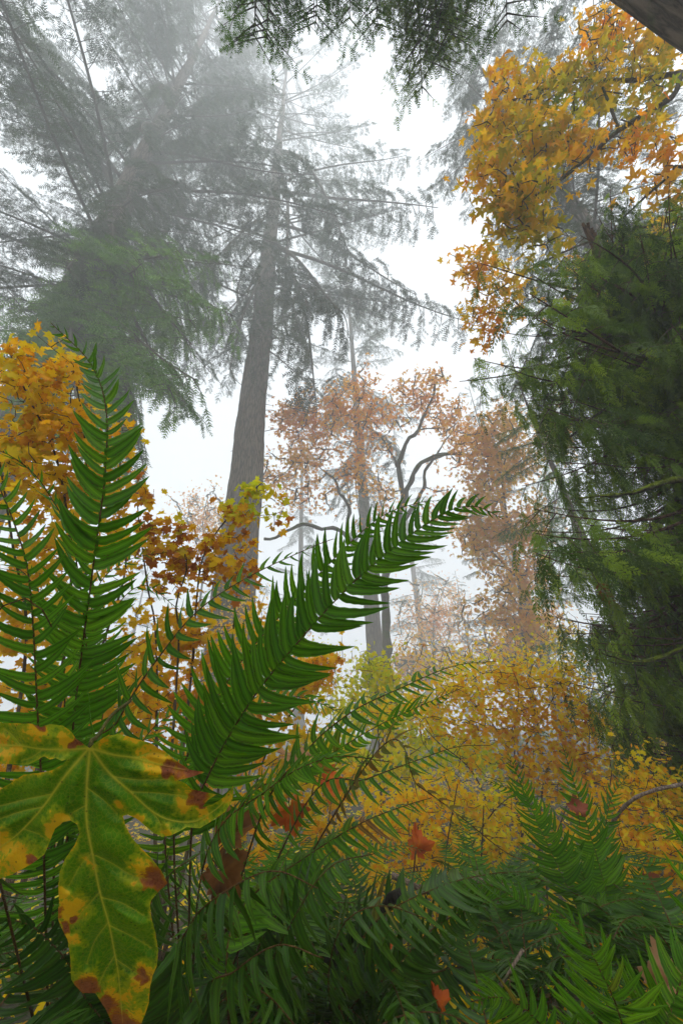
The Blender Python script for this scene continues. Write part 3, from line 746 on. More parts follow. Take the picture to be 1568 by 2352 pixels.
# red cedar at the right
CS = .78
B = Vector((4.35 * CS, 3.5 * CS, 0)); B.z = ground_z(B.x, B.y)
ced = thing('cedar_tree', B, 'large western red cedar with drooping dark green sprays filling the right', 'tree')
trunk(ced, 6.9, .25, M_cedar_bark, 32, 120, ridge=.07)
rng = np.random.default_rng(9)
def ced_branch(px, py, d, v=None, rise=.5, ws=1.0, bset=None):
    t = at(px, py, d * CS) - B
    hb = t.z + rise * rng.uniform(.4, 1.4)
    place_branch(ced, bset or CED, rng, (0, 0, max(.4, hb)), t, v=v, roll=rng.normal(0, .12), foliage='sprays', ws=ws)
edge = ((430, 1450), (520, 1360), (620, 1260), (700, 1220), (800, 1210), (880, 1190), (980, 1220), (1080, 1240), (1200, 1255), (1300, 1280), (1380, 1310), (1460, 1340), (1560, 1360), (1640, 1400), (1720, 1440))
ey = np.array([e[0] for e in edge]); ex = np.array([e[1] for e in edge])
for k in range(84):                         # boughs with gaps between them, each of a few branches
    y = 430 + 1330 * (k + rng.random()) / 84; x0 = np.interp(y, ey, ex)
    x = x0 + (1640 - x0) * rng.random() ** (1.2 if k % 2 else 3.0); d = rng.uniform(4.0, 5.8) - .4 * (x - x0) / 400
    for m in range(2 + (k % 2)):
        ced_branch(x + rng.normal(0, 26), y + rng.normal(0, 22), d + rng.normal(0, .12), ws=1.1)
for k in range(40):                         # the dim inner limbs on the far side of the trunk
    y = rng.uniform(800, 1740); x = rng.uniform(np.interp(y, ey, ex) + 120, 1700)
    ced_branch(x, y, rng.uniform(6.0, 7.0), ws=1.1)
for k in range(12):
    h = rng.uniform(5.0, 6.9); a = rng.uniform(.3, 1.9); L = 1.9 * rng.uniform(.7, 1.1)
    place_branch(ced, CED, rng, (0, 0, h), (math.cos(a) * L, math.sin(a) * L, h - rng.uniform(.1, .9)), roll=rng.normal(0, .12), foliage='sprays')
for x, y in ((1090, 850), (1070, 880), (1150, 860), (1200, 880), (1140, 700), (1100, 640), (1210, 1130), (1230, 1240), (1230, 1000), (1240, 1330), (1150, 780), (1290, 1460), (1330, 1590), (1380, 1690), (1420, 1730)):
    ced_branch(x, y, rng.uniform(4.6, 5.4), rise=.8)
def moss_limb(root, pts, r0, r1, mat=M_moss, part='mossy_limb'):
    P, L = spline(pts, 40); P = P - np.array(root.location)
    nz = np.array([noise.noise(tuple(p * 9)) for p in P]); b = MB()
    V, F = tube(P, np.linspace(r0, r1, 40) * (1 + .35 * nz), 9)
    V = V + np.array([[noise.noise((v[0] * 28 + q * 9, v[1] * 28, v[2] * 28)) for q in range(3)] for v in V]) * r0 * .3
    b.add(V, F); b.obj(part, mat, root)
moss_limb(ced, [B + Vector((0, 0, 4.6 * CS)), at(1650, 1080, 3.7 * CS), at(1535, 1105, 3.6 * CS), at(1450, 1132, 3.6 * CS), at(1380, 1140, 3.6 * CS), at(1330, 1145, 3.7 * CS)], .055, .008)
moss_limb(ced, [B + Vector((0, 0, 3.6 * CS)), at(1640, 1270, 3.6 * CS), at(1540, 1305, 3.5 * CS), at(1480, 1318, 3.5 * CS), at(1425, 1308, 3.6 * CS)], .045, .008)
moss_limb(ced, [B + Vector((0, 0, 2.4 * CS)), at(1640, 1450, 3.6 * CS), at(1540, 1500, 3.6 * CS), at(1460, 1520, 3.6 * CS), at(1380, 1500, 3.7 * CS)], .035, .006)
moss_limb(ced, [B + Vector((0, 0, 6.2 * CS)), at(1600, 860, 4.6 * CS), at(1500, 880, 4.5 * CS), at(1400, 930, 4.4 * CS), at(1300, 1010, 4.3 * CS)], .035, .006, M_branch, 'bare_limb')


# ================================================================== maples
def maple(name, label, base, lines, blobs, lm, bm, seed, size, k=3, tpls=BIG, spread=.08, tip=.003, limit=300, group=None, rmat=None, jit=.18, wob=0, part='branch', cat='tree', up=.6, toward=(0, -.5, -.1), sag=.03, minpx=14, name_leaf='leaf', fs=1.0, tier=0):
    lines = [(a, b * fs ** .4, c * fs ** .4) for a, b, c in lines]; blobs = [(*b[:5], b[5] * fs, b[6]) for b in blobs]; size *= fs; spread *= fs; tip *= fs
    root = thing(name, base, label, cat, group); rng = np.random.default_rng(seed)
    T = px_cloud(rng, blobs)
    if tier: T[:, 2] += .6 * (np.round(T[:, 2] / tier) * tier - T[:, 2]) + .12 * (T[:, 0] - T[:, 0].mean()) * rng.normal()
    ends = grow(root, lines, T, rng, bm, tip=tip, jit=jit, part=part, wob=wob, sag=sag)
    Lv = Leaves(root, tpls, lm, seed, name_leaf, limit, 'leaves', minpx)
    leaf_out(Lv, ends, rng, k, size, spread, up, toward, rmat); Lv.finish()
    return root

# gold bigleaf maple at the top right, trunk beyond the frame
tb = gp(Vector((5.6, 2.6, 0)))
maple('bigleaf_maple', 'bigleaf maple limb with gold and orange leaves at the upper right', tb,
      [([tb, tb + Vector((0, .1, 2.5)), tb + Vector((-.2, .3, 5)), at(1640, 330, 5.6), at(1640, 120, 6.6)], .22, .09),
       ([tb + Vector((-.1, .2, 4.6)), at(1600, 180, 5.8), at(1540, 225, 5.7), at(1420, 300, 5.5), at(1340, 370, 5.4), at(1225, 452, 5.2), at(1185, 420, 5.2), at(1170, 380, 5.2)], .075, .014),
       ([at(1600, 180, 5.8), at(1560, 170, 5.9), at(1450, 185, 6.0), at(1360, 185, 6.1), at(1280, 195, 6.1), at(1130, 250, 6.1)], .04, .01),
       ([at(1420, 300, 5.5), at(1360, 120, 6), at(1400, 40, 6.2)], .022, .008),
       ([tb + Vector((-.2, .3, 4)), at(1600, 400, 5.2), at(1520, 420, 5.3), at(1430, 500, 5.3)], .045, .012),
       ([at(1600, 500, 6.8), at(1400, 540, 7.0), at(1250, 600, 7.2), at(1120, 680, 7.2)], .03, .01)],
      [(1400, 70, 6.2, 80, 60, .5, 60), (1500, 100, 6.2, 80, 80, .5, 70), (1240, 200, 6.1, 90, 70, .5, 70), (1350, 190, 6, 90, 80, .5, 70), (1480, 190, 5.9, 90, 80, .5, 60), (1130, 290, 5.9, 55, 60, .4, 50), (1150, 200, 6.0, 40, 50, .4, 25),
       (1230, 320, 5.6, 100, 80, .5, 100), (1130, 390, 5.4, 60, 50, .4, 55), (1200, 440, 5.2, 90, 60, .4, 70), (1220, 530, 5.2, 70, 50, .4, 45), (1150, 490, 5.3, 50, 60, .3, 30), (1320, 330, 5.6, 70, 60, .4, 50), (1480, 320, 5.5, 90, 70, .5, 55), (1550, 430, 5.5, 60, 80, .4, 30),
       (1090, 620, 7.2, 50, 60, .5, 55), (1110, 740, 7.2, 40, 70, .4, 45), (1170, 660, 7.2, 60, 60, .5, 40), (1400, 640, 7.5, 150, 100, .4, 60), (1520, 560, 7, 80, 80, .4, 40)],
      M_big, M_maple_bark, 21, .22, k=3, spread=.13, tip=.0035, jit=.2)

# mossy crooked maple in the middle distance
tb = gp(ath(888, 1560, 11.5 * S)); d = 11.3 * S
maple('mossy_maple', 'crooked mossy maple with sparse orange leaves in the middle distance', tb,
      [([tb, at(886, 1450, d), at(882, 1330, d), at(905, 1230, d), at(925, 1150, d), at(918, 1080, d), at(932, 1020, d), at(962, 990, d), at(985, 930, d), at(1002, 860, d)], .27, .05),
       ([at(922, 1165, d), at(955, 1080, d), at(1000, 1047, d), at(1060, 1042, d - .3 * S), at(1120, 1052, d - .5 * S), at(1165, 1085, d - .6 * S), at(1160, 1120, d - .7 * S)], .14, .03),
       ([at(905, 1230, d), at(965, 1130, d - .2 * S), at(985, 1065, d - .3 * S), at(1030, 1040, d - .3 * S)], .12, .05),
       ([at(884, 1360, d), at(840, 1280, d - .5 * S), at(790, 1225, d - S), at(700, 1206, d - 1.5 * S), at(640, 1228, d - 1.6 * S), at(606, 1236, d - 1.6 * S)], .12, .06),
       ([at(860, 1310, d), at(805, 1240, d), at(800, 1170, d), at(770, 1110, d), at(748, 1088, d)], .12, .05),
       ([at(918, 1080, d), at(870, 1000, d), at(800, 960, d), at(720, 950, d)], .05, .012),
       ([at(1000, 1047, d), at(1040, 980, d), at(1060, 920, d)], .04, .01),
       ([at(962, 990, d), at(1010, 985, d), at(1080, 1000, d)], .04, .01)],
      [(700, 960, d, 70, 60, 1, 70), (770, 930, d, 60, 50, 1, 50), (680, 1060, d, 60, 60, 1, 50), (820, 1060, d, 90, 90, 1, 60), (960, 930, d, 90, 60, 1, 60), (1040, 960, d, 50, 60, 1, 40), (740, 1010, d, 80, 80, 1, 60), (990, 870, d, 50, 50, 1, 25), (880, 1130, d, 60, 80, 1, 25), (630, 1100, d, 50, 50, 1, 30), (820, 900, d, 60, 60, 1, 35), (1000, 1180, d, 60, 80, 1, 20), (660, 960, d, 50, 50, 1, 30), (850, 960, d, 80, 60, 1, 50), (1060, 1040, d, 50, 60, 1, 30), (700, 1140, d, 70, 50, 1, 30)],
      M_orange, M_maple_bark, 22, .17, fs=S, k=9, spread=.12, tip=.006, limit=200, jit=.14, wob=.2)
# orange-tan maple beside the cedar
tb = gp(ath(1200, 1580, 10.5 * S)); d = 10.0 * S
maple('maple_tree', 'hazy tan and orange maple between the mossy maple and cedar', tb,
      [([tb, at(1200, 1450, d), at(1190, 1330, d), at(1170, 1230, d), at(1150, 1100, d), at(1130, 1000, d)], .12, .02), ([at(1190, 1330, d), at(1130, 1270, d), at(1090, 1240, d), at(1070, 1200, d)], .06, .012),
       ([at(1190, 1340, d), at(1250, 1230, d), at(1260, 1100, d)], .06, .012), ([at(1195, 1400, d), at(1150, 1330, d), at(1135, 1320, d), at(1130, 1350, d)], .04, .01)],
      [(1110, 1010, d, 60, 50, .8, 70), (1180, 1060, d, 80, 80, .8, 100), (1110, 1150, d, 60, 60, .8, 60), (1150, 1220, d, 90, 50, .8, 100), (1100, 1250, d, 50, 50, .8, 50), (1220, 1200, d, 60, 90, .8, 70), (1200, 1320, d, 80, 60, .8, 80), (1220, 1430, d, 90, 70, .8, 90), (1160, 970, d, 50, 40, .8, 40), (1270, 1000, d, 60, 80, .8, 50), (1120, 1080, d, 60, 60, .8, 60), (1080, 1200, d, 50, 60, .8, 40), (1150, 1400, d, 90, 60, .8, 60)],
      M_tan, M_maple_bark, 23, .16, fs=S, k=10, spread=.14, tip=.005, limit=150)
# far maples in the fog
for lab, x, y0, yt, rx, dd, lm, seed, n in (('pinkish round maple far off in the fog', 1000, 1600, 1430, 85, 21, M_orange, 24, 260), ('faint pink maple in fog behind the tall trunk base', 470, 1330, 1200, 80, 19, M_orange, 25, 130), ('pale gold maple in fog low in the centre', 940, 1640, 1540, 110, 16, M_tan, 26, 200), ('hazy yellow tree behind the small dark fir', 1170, 1620, 1500, 90, 15, M_tan, 27, 220)):
    dd *= S; tb = gp(ath(x, y0, dd * 1.02)); ry = (y0 - yt) * .75
    maple('maple_tree', lab, tb, [([tb, at(x, y0 - ry * .4, dd), at(x - 5, yt, dd), at(x + 8, yt - ry * .6, dd)], .18, .03), ([at(x, y0 - ry * .4, dd), at(x - rx * .5, yt, dd), at(x - rx * .7, yt - ry * .3, dd)], .08, .02), ([at(x, y0 - ry * .4, dd), at(x + rx * .5, yt, dd), at(x + rx * .7, yt - ry * .3, dd)], .08, .02)],
          [(x, yt - 5, dd, rx, ry * .8, 1.8, n)], lm, M_maple_bark, seed, .17, fs=S, k=9, spread=.3, tip=.008, limit=0, tpls=LEAF_SMALL)


# ================================================================== vine maple shrubs
def shrub(label, basepx, stems, blobs, lm, seed, size, k=3, **kw):
    b = gp(ath(*basepx))
    lines = [([b + Vector((0, 0, -.05))] + [at(*q) for q in st], .011 * (st[0][2] / 2) ** .5, .003) for st in stems]
    return maple('vine_maple', label, b, lines, blobs, lm, M_twig, seed, size, k, tpls=kw.pop('tpls', VINE), spread=kw.pop('spread', .035), tip=kw.pop('tip', .0012), part='stem', cat='shrub', up=kw.pop('up', .35), toward=kw.pop('toward', (0, -.65, .15)), tier=kw.pop('tier', .16), group='vine maples in autumn colour', **kw)

shrub('yellow-orange vine maple behind the tall frond at the left', (120, 1700, 2.0),
      [[(150, 1500, 2), (160, 1250, 2), (130, 1050, 1.95), (60, 900, 1.9), (20, 800, 1.9)], [(180, 1450, 2.1), (200, 1200, 2.1), (195, 1000, 2.05), (170, 850, 2)], [(60, 1500, 1.9), (30, 1250, 1.8), (-10, 1000, 1.8)], [(230, 1500, 2.2), (290, 1300, 2.2), (270, 1150, 2.2), (285, 1000, 2.2)]],
      [(50, 860, 1.9, 80, 70, .2, 60), (140, 850, 2, 60, 60, .2, 30), (100, 960, 2, 110, 80, .25, 90), (50, 1060, 1.9, 80, 80, .25, 60), (190, 1000, 2.1, 80, 80, .2, 55), (150, 1120, 2.1, 110, 80, .25, 80), (250, 1120, 2.2, 60, 80, .2, 40), (270, 1010, 2.2, 40, 40, .15, 14), (120, 1260, 2.1, 130, 100, .2, 70), (260, 1250, 2.2, 60, 70, .2, 35), (150, 1430, 2.1, 140, 100, .2, 60), (230, 1560, 2.1, 110, 90, .2, 50), (80, 1580, 2.0, 90, 60, .2, 60), (40, 1460, 2.0, 80, 70, .2, 50), (20, 1740, 2.1, 90, 60, .2, 50), (330, 1480, 2.3, 90, 90, .2, 40), (150, 1660, 2.0, 120, 50, .2, 50), (300, 1640, 2.2, 90, 60, .2, 45), (60, 1320, 2.0, 80, 80, .2, 40)],
      M_vine, 31, .078, 3)
shrub('brown and yellow vine maple in front of the tall trunk base', (430, 1720, 2.5),
      [[(440, 1550, 2.5), (450, 1400, 2.5), (470, 1270, 2.5), (540, 1170, 2.5), (600, 1110, 2.5)], [(410, 1500, 2.4), (405, 1390, 2.4), (430, 1300, 2.4), (410, 1230, 2.4)], [(360, 1500, 2.4), (340, 1350, 2.4), (320, 1200, 2.4), (315, 1130, 2.4)], [(520, 1550, 2.6), (540, 1400, 2.6), (550, 1300, 2.6)]],
      [(320, 1150, 2.4, 22, 55, .1, 16), (335, 1250, 2.4, 40, 50, .15, 26), (410, 1215, 2.4, 18, 22, .08, 6), (430, 1270, 2.4, 60, 45, .12, 18), (640, 1180, 2.5, 25, 30, .1, 5), (380, 1240, 2.4, 40, 50, .12, 10), (500, 1240, 2.45, 45, 40, .12, 22), (550, 1180, 2.5, 45, 45, .12, 28), (590, 1120, 2.5, 55, 25, .1, 22), (640, 1115, 2.5, 18, 12, .05, 5), (480, 1310, 2.5, 90, 40, .15, 40), (370, 1320, 2.4, 60, 50, .15, 26), (420, 1330, 2.4, 30, 30, .1, 10), (560, 1290, 2.6, 40, 40, .12, 20)],
      M_vine_brown, 32, .082, 3, rmat=lambda q: (M_vine_lime if noise.noise((q[0] * 9, q[1] * 9, q[2] * 9)) > -.25 else M_vine) if q[2] > 1.98 and q[0] > -.68 else (M_vine if noise.noise((q[0] * 31, q[1] * 31, q[2] * 31)) > -.05 else None))
shrub('yellow vine maple low behind the fern fronds, left of centre', (520, 1900, 2.9),
      [[(500, 1700, 2.8), (450, 1550, 2.7), (380, 1430, 2.6)], [(540, 1700, 2.9), (580, 1550, 2.9), (600, 1430, 2.9)], [(600, 1760, 3), (680, 1620, 3), (720, 1520, 3)]],
      [(420, 1450, 2.6, 130, 70, .25, 75), (340, 1560, 2.6, 110, 90, .25, 70), (470, 1600, 2.7, 130, 80, .25, 80), (590, 1480, 2.9, 90, 80, .3, 60), (590, 1620, 2.9, 110, 80, .3, 60), (700, 1600, 3, 90, 80, .3, 60), (680, 1740, 3, 120, 60, .3, 50), (450, 1740, 2.8, 140, 60, .3, 40), (740, 1540, 3.1, 50, 50, .2, 25), (640, 1850, 2.8, 130, 70, .25, 70), (780, 1840, 3, 90, 70, .3, 50), (560, 1960, 2.6, 120, 70, .2, 40), (760, 1960, 2.8, 120, 70, .2, 50)],
      M_vine, 33, .078, 5)
shrub('golden vine maple in the middle right below the fog', (1180, 1960, 4.3),
      [[(1170, 1750, 4.3), (1120, 1650, 4.3), (1060, 1590, 4.3)], [(1200, 1750, 4.3), (1250, 1640, 4.3), (1290, 1560, 4.3), (1300, 1520, 4.3)], [(1180, 1720, 4.2), (1190, 1600, 4.2), (1180, 1530, 4.2)], [(1250, 1780, 4.2), (1330, 1700, 4.2), (1380, 1640, 4.2)], [(1100, 1800, 4.2), (1000, 1700, 4.2), (950, 1640, 4.2)]],
      [(1180, 1570, 4.3, 130, 50, .5, 130), (1290, 1550, 4.3, 60, 50, .4, 70), (1060, 1610, 4.3, 90, 50, .4, 90), (1200, 1640, 4.2, 170, 60, .5, 170), (1340, 1650, 4.2, 60, 70, .4, 60), (1100, 1700, 4.2, 160, 50, .5, 130), (1290, 1720, 4.2, 110, 50, .4, 80), (980, 1660, 4.3, 70, 60, .4, 60), (1350, 1740, 4.1, 70, 40, .3, 35), (1200, 1780, 4, 180, 50, .4, 110), (1420, 1790, 4.2, 120, 45, .4, 90), (1520, 1780, 4.4, 70, 45, .4, 60), (880, 1700, 4.4, 80, 50, .4, 50)],
      M_vine_small, 34, .072, 5, up=1.0, toward=(0, -.35, 0), spread=.06, tip=.0018, jit=.25)
shrub('lime-yellow vine maple at the foot of the far trunk', (860, 1720, 6.2),
      [[(865, 1620, 6.2), (850, 1540, 6.2), (845, 1500, 6.2)], [(880, 1620, 6.2), (900, 1560, 6.2)]],
      [(860, 1530, 6.2, 55, 40, .5, 70), (830, 1580, 6.2, 60, 40, .5, 60), (900, 1570, 6.2, 45, 40, .5, 50), (880, 1640, 6.2, 100, 40, .6, 90), (800, 1650, 6, 80, 50, .6, 70), (960, 1690, 6, 110, 45, .6, 110), (1080, 1720, 5.6, 110, 45, .6, 110), (760, 1740, 5.6, 120, 40, .6, 90), (900, 1760, 5.2, 140, 40, .5, 120)],
      M_vine_lime, 35, .10, 4, spread=.08, tip=.002)
shrub('dense low golden vine maple below centre right', (1010, 2160, 3.4),
      [[(1000, 2000, 3.3), (960, 1880, 3.3), (900, 1800, 3.3)], [(1030, 1980, 3.3), (1040, 1850, 3.3), (1020, 1780, 3.3)], [(1060, 2000, 3.2), (1120, 1880, 3.2), (1180, 1820, 3.2)], [(960, 2000, 3.2), (900, 1900, 3.2), (850, 1830, 3.2)]],
      [(960, 1830, 3.4, 130, 60, .4, 120), (1080, 1840, 3.4, 110, 60, .4, 110), (900, 1920, 3.2, 120, 70, .4, 110), (1020, 1940, 3.2, 140, 80, .4, 150), (1140, 1960, 3.2, 110, 90, .4, 120), (1000, 2050, 3.1, 160, 70, .4, 130), (1160, 2100, 3.1, 130, 90, .4, 120), (1060, 2170, 3.0, 150, 60, .3, 100), (860, 2020, 3.1, 110, 70, .3, 70), (1220, 1870, 3.4, 80, 70, .4, 70)],
      M_vine_small, 36, .060, 5, up=1.0, toward=(0, -.35, 0), spread=.05, tip=.0014, jit=.25)
shrub('golden vine maple thicket at the right edge behind the ferns', (1470, 2230, 2.7),
      [[(1460, 2000, 2.7), (1420, 1880, 2.7), (1380, 1800, 2.7)], [(1500, 1980, 2.6), (1510, 1850, 2.6), (1500, 1780, 2.6)], [(1540, 2000, 2.5), (1580, 1880, 2.5)]],
      [(1420, 1840, 2.8, 90, 60, .3, 90), (1520, 1830, 2.7, 80, 60, .3, 90), (1460, 1950, 2.6, 110, 80, .3, 120), (1550, 1960, 2.5, 60, 90, .3, 80), (1490, 2070, 2.4, 100, 80, .3, 100), (1370, 1930, 2.8, 80, 80, .3, 80), (1400, 2060, 2.6, 80, 80, .3, 70), (1520, 2180, 2.3, 80, 80, .2, 70), (1480, 1770, 2.8, 90, 40, .3, 50)],
      M_vine_small, 37, .052, 5, up=1.0, toward=(0, -.35, 0), spread=.05, tip=.0014, jit=.22)
# hazy understorey behind the golden shrubs
for lab, x, d, lm, seed, bl in (('hazy yellow vine maple bank far behind the golden shrub', 1180, 10, M_vine_small, 41, [(1060, 1560, 10, 120, 70, 1.5, 160), (1200, 1530, 10, 120, 70, 1.5, 160), (1300, 1480, 11, 80, 110, 1.5, 150)]),
                                ('hazy lime and gold thicket far behind the big centre frond', 760, 12, M_vine_lime, 42, [(700, 1540, 12, 120, 70, 1.5, 170), (850, 1620, 12, 130, 60, 1.5, 150), (960, 1640, 12, 100, 50, 1.5, 120)]),
                                ('hazy orange vine maple at the foot of the tall trunk', 560, 13, M_vine, 43, [(560, 1420, 13, 110, 80, 1.5, 170), (440, 1480, 13, 120, 90, 1.5, 170), (650, 1440, 13, 60, 70, 1.5, 80)]),
                                ('dim golden thicket far back under the cedar limbs', 1440, 9, M_vine_small, 44, [(1400, 1680, 9, 110, 60, 1.2, 140), (1520, 1690, 9, 90, 70, 1.2, 120), (1460, 1600, 10, 90, 60, 1.2, 90)])):
    shrub(lab, (x, 1760, d), [[(x - 60, 1660, d), (x - 90, 1580, d)], [(x, 1640, d), (x + 10, 1540, d)], [(x + 60, 1660, d), (x + 110, 1580, d)]], bl, lm, seed, .12, 4, spread=.14, tip=.003, limit=0, tpls=LEAF_SMALL)


# ================================================================== ferns
def crown(px, py, d):
    p = at(px, py, d); return Vector((p.x, p.y, min(p.z, ground_z(p.x, p.y) + .06)))
f = Fern('tall sword fern at the left with upright frond', crown(150, 2330, .95), 101)
f.px([(160, 1850, .80), (172, 1640, .78), (215, 1300, .76), (243, 1080, .78), (243, 930, .82), (205, 830, .86), (118, 742, .86)], .112, 74, roll=18, bare=.36, taper=3.6, a1=36, wscale=1.2)
f.px([(100, 1900, .70), (88, 1650, .68), (70, 1350, .68), (40, 1220, .70), (-20, 1080, .72), (-100, 950, .72)], .11, 66, roll=8, bare=.34)
f.px([(200, 1700, .92), (178, 1300, .85), (110, 1130, .80), (30, 1050, .75), (-60, 1020, .70)], .095, 60, roll=62, bare=.5, asym=.9)
f.px([(190, 1700, 1.0), (215, 1380, 1.05), (290, 1290, 1.1), (385, 1268, 1.15)], .085, 46, roll=40, bare=.45)
f.px([(230, 1700, 1.0), (250, 1440, 1.05), (325, 1345, 1.1), (412, 1400, 1.1)], .085, 46, roll=-30, bare=.45)
f.px([(130, 1800, .8), (150, 1600, .8), (130, 1440, .82), (60, 1320, .85), (-30, 1270, .85)], .10, 50, roll=-30, bare=.4)
f.px([(-60, 1750, .5), (-50, 1500, .46), (10, 1390, .45), (80, 1380, .46), (120, 1440, .46)], .055, 30, roll=35, bare=.5, droop=.5, mat=M_fern_shaded)
f.px([(260, 1850, .9), (330, 1700, .95), (400, 1640, 1.0), (480, 1640, 1.05)], .09, 40, roll=40, bare=.4)
f.done()

f = Fern('large sword fern in the centre with long frond pointing right', crown(450, 2280, 1.0), 111)
f.px([(440, 1920, .86), (475, 1790, .85), (570, 1620, .85), (680, 1480, .85), (830, 1320, .87), (1000, 1190, .90), (1085, 1163, .92), (1155, 1192, .93)], .15, 78, roll=14, bare=.36, taper=2.6, a0=68, a1=32, wscale=1.05)
f.px([(400, 1900, .97), (450, 1690, .95), (540, 1540, .97), (620, 1440, 1.0), (760, 1290, 1.05), (870, 1190, 1.08), (960, 1155, 1.1), (1010, 1150, 1.12)], .135, 70, roll=-32, bare=.36)
f.px([(215, 1820, .76), (275, 1650, .72), (380, 1490, .72), (470, 1390, .75), (590, 1315, .80), (720, 1255, .85), (765, 1238, .87)], .105, 60, roll=48, bare=.36, droop=.35)
f.px([(590, 1900, .9), (690, 1740, .9), (800, 1640, .92), (920, 1580, .98), (1040, 1530, 1.05), (1140, 1518, 1.1)], .095, 60, roll=52, bare=.42, droop=.3)
f.px([(540, 1880, 1.0), (700, 1770, 1.1), (880, 1660, 1.2), (1060, 1580, 1.35)], .12, 60, roll=-58, bare=.4)
f.px([(700, 1850, 1.0), (840, 1790, 1.0), (960, 1745, 1.05), (1050, 1715, 1.1), (1125, 1712, 1.15)], .085, 50, roll=55, bare=.45, droop=.3)
f.px([(470, 1980, .85), (620, 1810, .82), (760, 1740, .82), (900, 1750, .85)], .11, 50, roll=60, bare=.4, droop=.2)
f.px([(850, 1745, .84), (960, 1805, .78), (1050, 1870, .75), (1150, 1950, .72), (1205, 1978, .72)], .075, 56, roll=72, bare=.55, mat=M_fern_dry, rmat=M_rachis, droop=-.1)
f.px([(380, 1900, 1.0), (440, 1760, 1.05), (560, 1640, 1.1), (680, 1600, 1.15), (790, 1640, 1.2)], .12, 54, roll=35, bare=.36, droop=.2)
f.done()

f = Fern('dark sword fern low in the centre with drooping leaflets', crown(560, 2500, .85), 121, mat=M_fern_shaded, tpls=LEAFLETS_BIG)
f.px([(420, 2250, .70), (440, 2120, .62), (530, 2040, .57), (630, 2000, .55), (730, 2040, .55)], .115, 34, roll=62, bare=.36, droop=1.3, wscale=1.25)
f.px([(520, 2250, .72), (560, 2080, .80), (700, 1970, .85), (830, 1890, .9), (930, 1850, .95), (990, 1832, 1.0)], .115, 52, roll=50, bare=.4, droop=.4, mat=M_fern)
f.px([(480, 2300, .62), (540, 2230, .58), (640, 2170, .56), (740, 2200, .55)], .10, 30, roll=55, bare=.4, droop=1.4, wscale=1.25)
f.px([(600, 2280, .8), (680, 2100, .75), (760, 1990, .75), (860, 1960, .78)], .12, 44, roll=40, bare=.4, droop=.7)
f.px([(330, 2300, .8), (320, 2150, .78), (380, 2020, .75), (460, 1960, .75)], .12, 44, roll=30, bare=.35, droop=.6)
f.px([(250, 2350, .75), (150, 2200, .72), (60, 2120, .7), (-40, 2120, .68)], .13, 44, roll=30, bare=.3, droop=.6)
f.px([(300, 2250, .8), (230, 2080, .8), (130, 1960, .8), (0, 1900, .8)], .12, 44, roll=20, bare=.3, droop=.4)
f.done()

f = Fern('sword fern at the bottom centre arching to the right', crown(800, 2480, 1.0), 131, mat=M_fern_shaded)
f.px([(780, 2310, .88), (850, 2130, .85), (1000, 2040, .9), (1130, 2006, .97), (1225, 2002, 1.02)], .12, 58, roll=48, bare=.36, droop=.25)
f.px([(800, 2330, .82), (900, 2230, .82), (1010, 2120, .9), (1150, 2060, 1.0)], .13, 52, roll=-50, bare=.34, rmat=M_rachis)
f.px([(760, 2320, .8), (760, 2200, .76), (800, 2110, .76), (880, 2080, .78), (980, 2110, .8)], .11, 44, roll=45, bare=.35, droop=.5)
f.px([(860, 2330, .9), (960, 2250, .9), (1080, 2220, .95), (1180, 2250, 1.0)], .12, 44, roll=50, bare=.35, droop=.4)
f.px([(700, 2380, .72), (620, 2290, .68), (560, 2270, .66), (480, 2320, .64)], .10, 36, roll=-30, bare=.3, droop=.7)
f.px([(850, 2380, .75), (930, 2330, .74), (1030, 2330, .74), (1120, 2380, .74)], .12, 40, roll=40, bare=.3, droop=.5)
f.done()

f = Fern('sword fern at the right with two upright fronds', crown(1400, 2340, 1.45), 141)
f.px([(1372, 2230, 1.27), (1330, 2100, 1.30), (1280, 1990, 1.35), (1225, 1870, 1.40), (1165, 1728, 1.46)], .145, 54, roll=30, bare=.3, a0=84, rmat=M_rachis_g)
f.px([(1425, 2200, 1.28), (1378, 2000, 1.35), (1327, 1830, 1.40), (1290, 1712, 1.46)], .14, 54, roll=-25, bare=.3, a0=84, rmat=M_rachis_g)
f.px([(1300, 2200, 1.25), (1200, 2080, 1.25), (1110, 2030, 1.3), (1020, 2040, 1.35)], .13, 52, roll=45, bare=.3, droop=.2)
f.px([(1400, 2150, 1.3), (1300, 1950, 1.4), (1200, 1830, 1.5), (1110, 1790, 1.6)], .13, 54, roll=50, bare=.3, droop=.2)
f.px([(1470, 2180, 1.3), (1480, 2060, 1.35), (1450, 1960, 1.4)], .13, 46, roll=25, bare=.3)
f.px([(1480, 2200, 1.3), (1540, 2100, 1.3), (1600, 2050, 1.3)], .13, 46, roll=40, bare=.3, droop=.3)
f.px([(1420, 2150, 1.35), (1390, 1950, 1.45), (1400, 1840, 1.5), (1440, 1780, 1.55)], .12, 50, roll=50, bare=.3)
f.done()

f = Fern('bright sword fern frond low in the bottom right corner', crown(1470, 2560, .8), 151)
f.px([(1425, 2345, .64), (1375, 2225, .63), (1330, 2140, .65), (1275, 2090, .68)], .15, 44, roll=12, bare=.28, a0=70)
f.px([(1520, 2380, .68), (1560, 2260, .68), (1590, 2150, .7)], .13, 40, roll=15, bare=.3)
f.px([(1300, 2420, .72), (1220, 2330, .72), (1150, 2290, .74), (1080, 2300, .76)], .12, 40, roll=35, bare=.3, droop=.3)
f.done()

f = Fern('sword fern at the right edge with only leaflet tips in view', crown(1700, 2350, .85), 161)
f.px([(1660, 2100, .62), (1640, 1850, .60), (1625, 1650, .60), (1600, 1480, .62)], .10, 26, roll=25, bare=.3)
f.done()

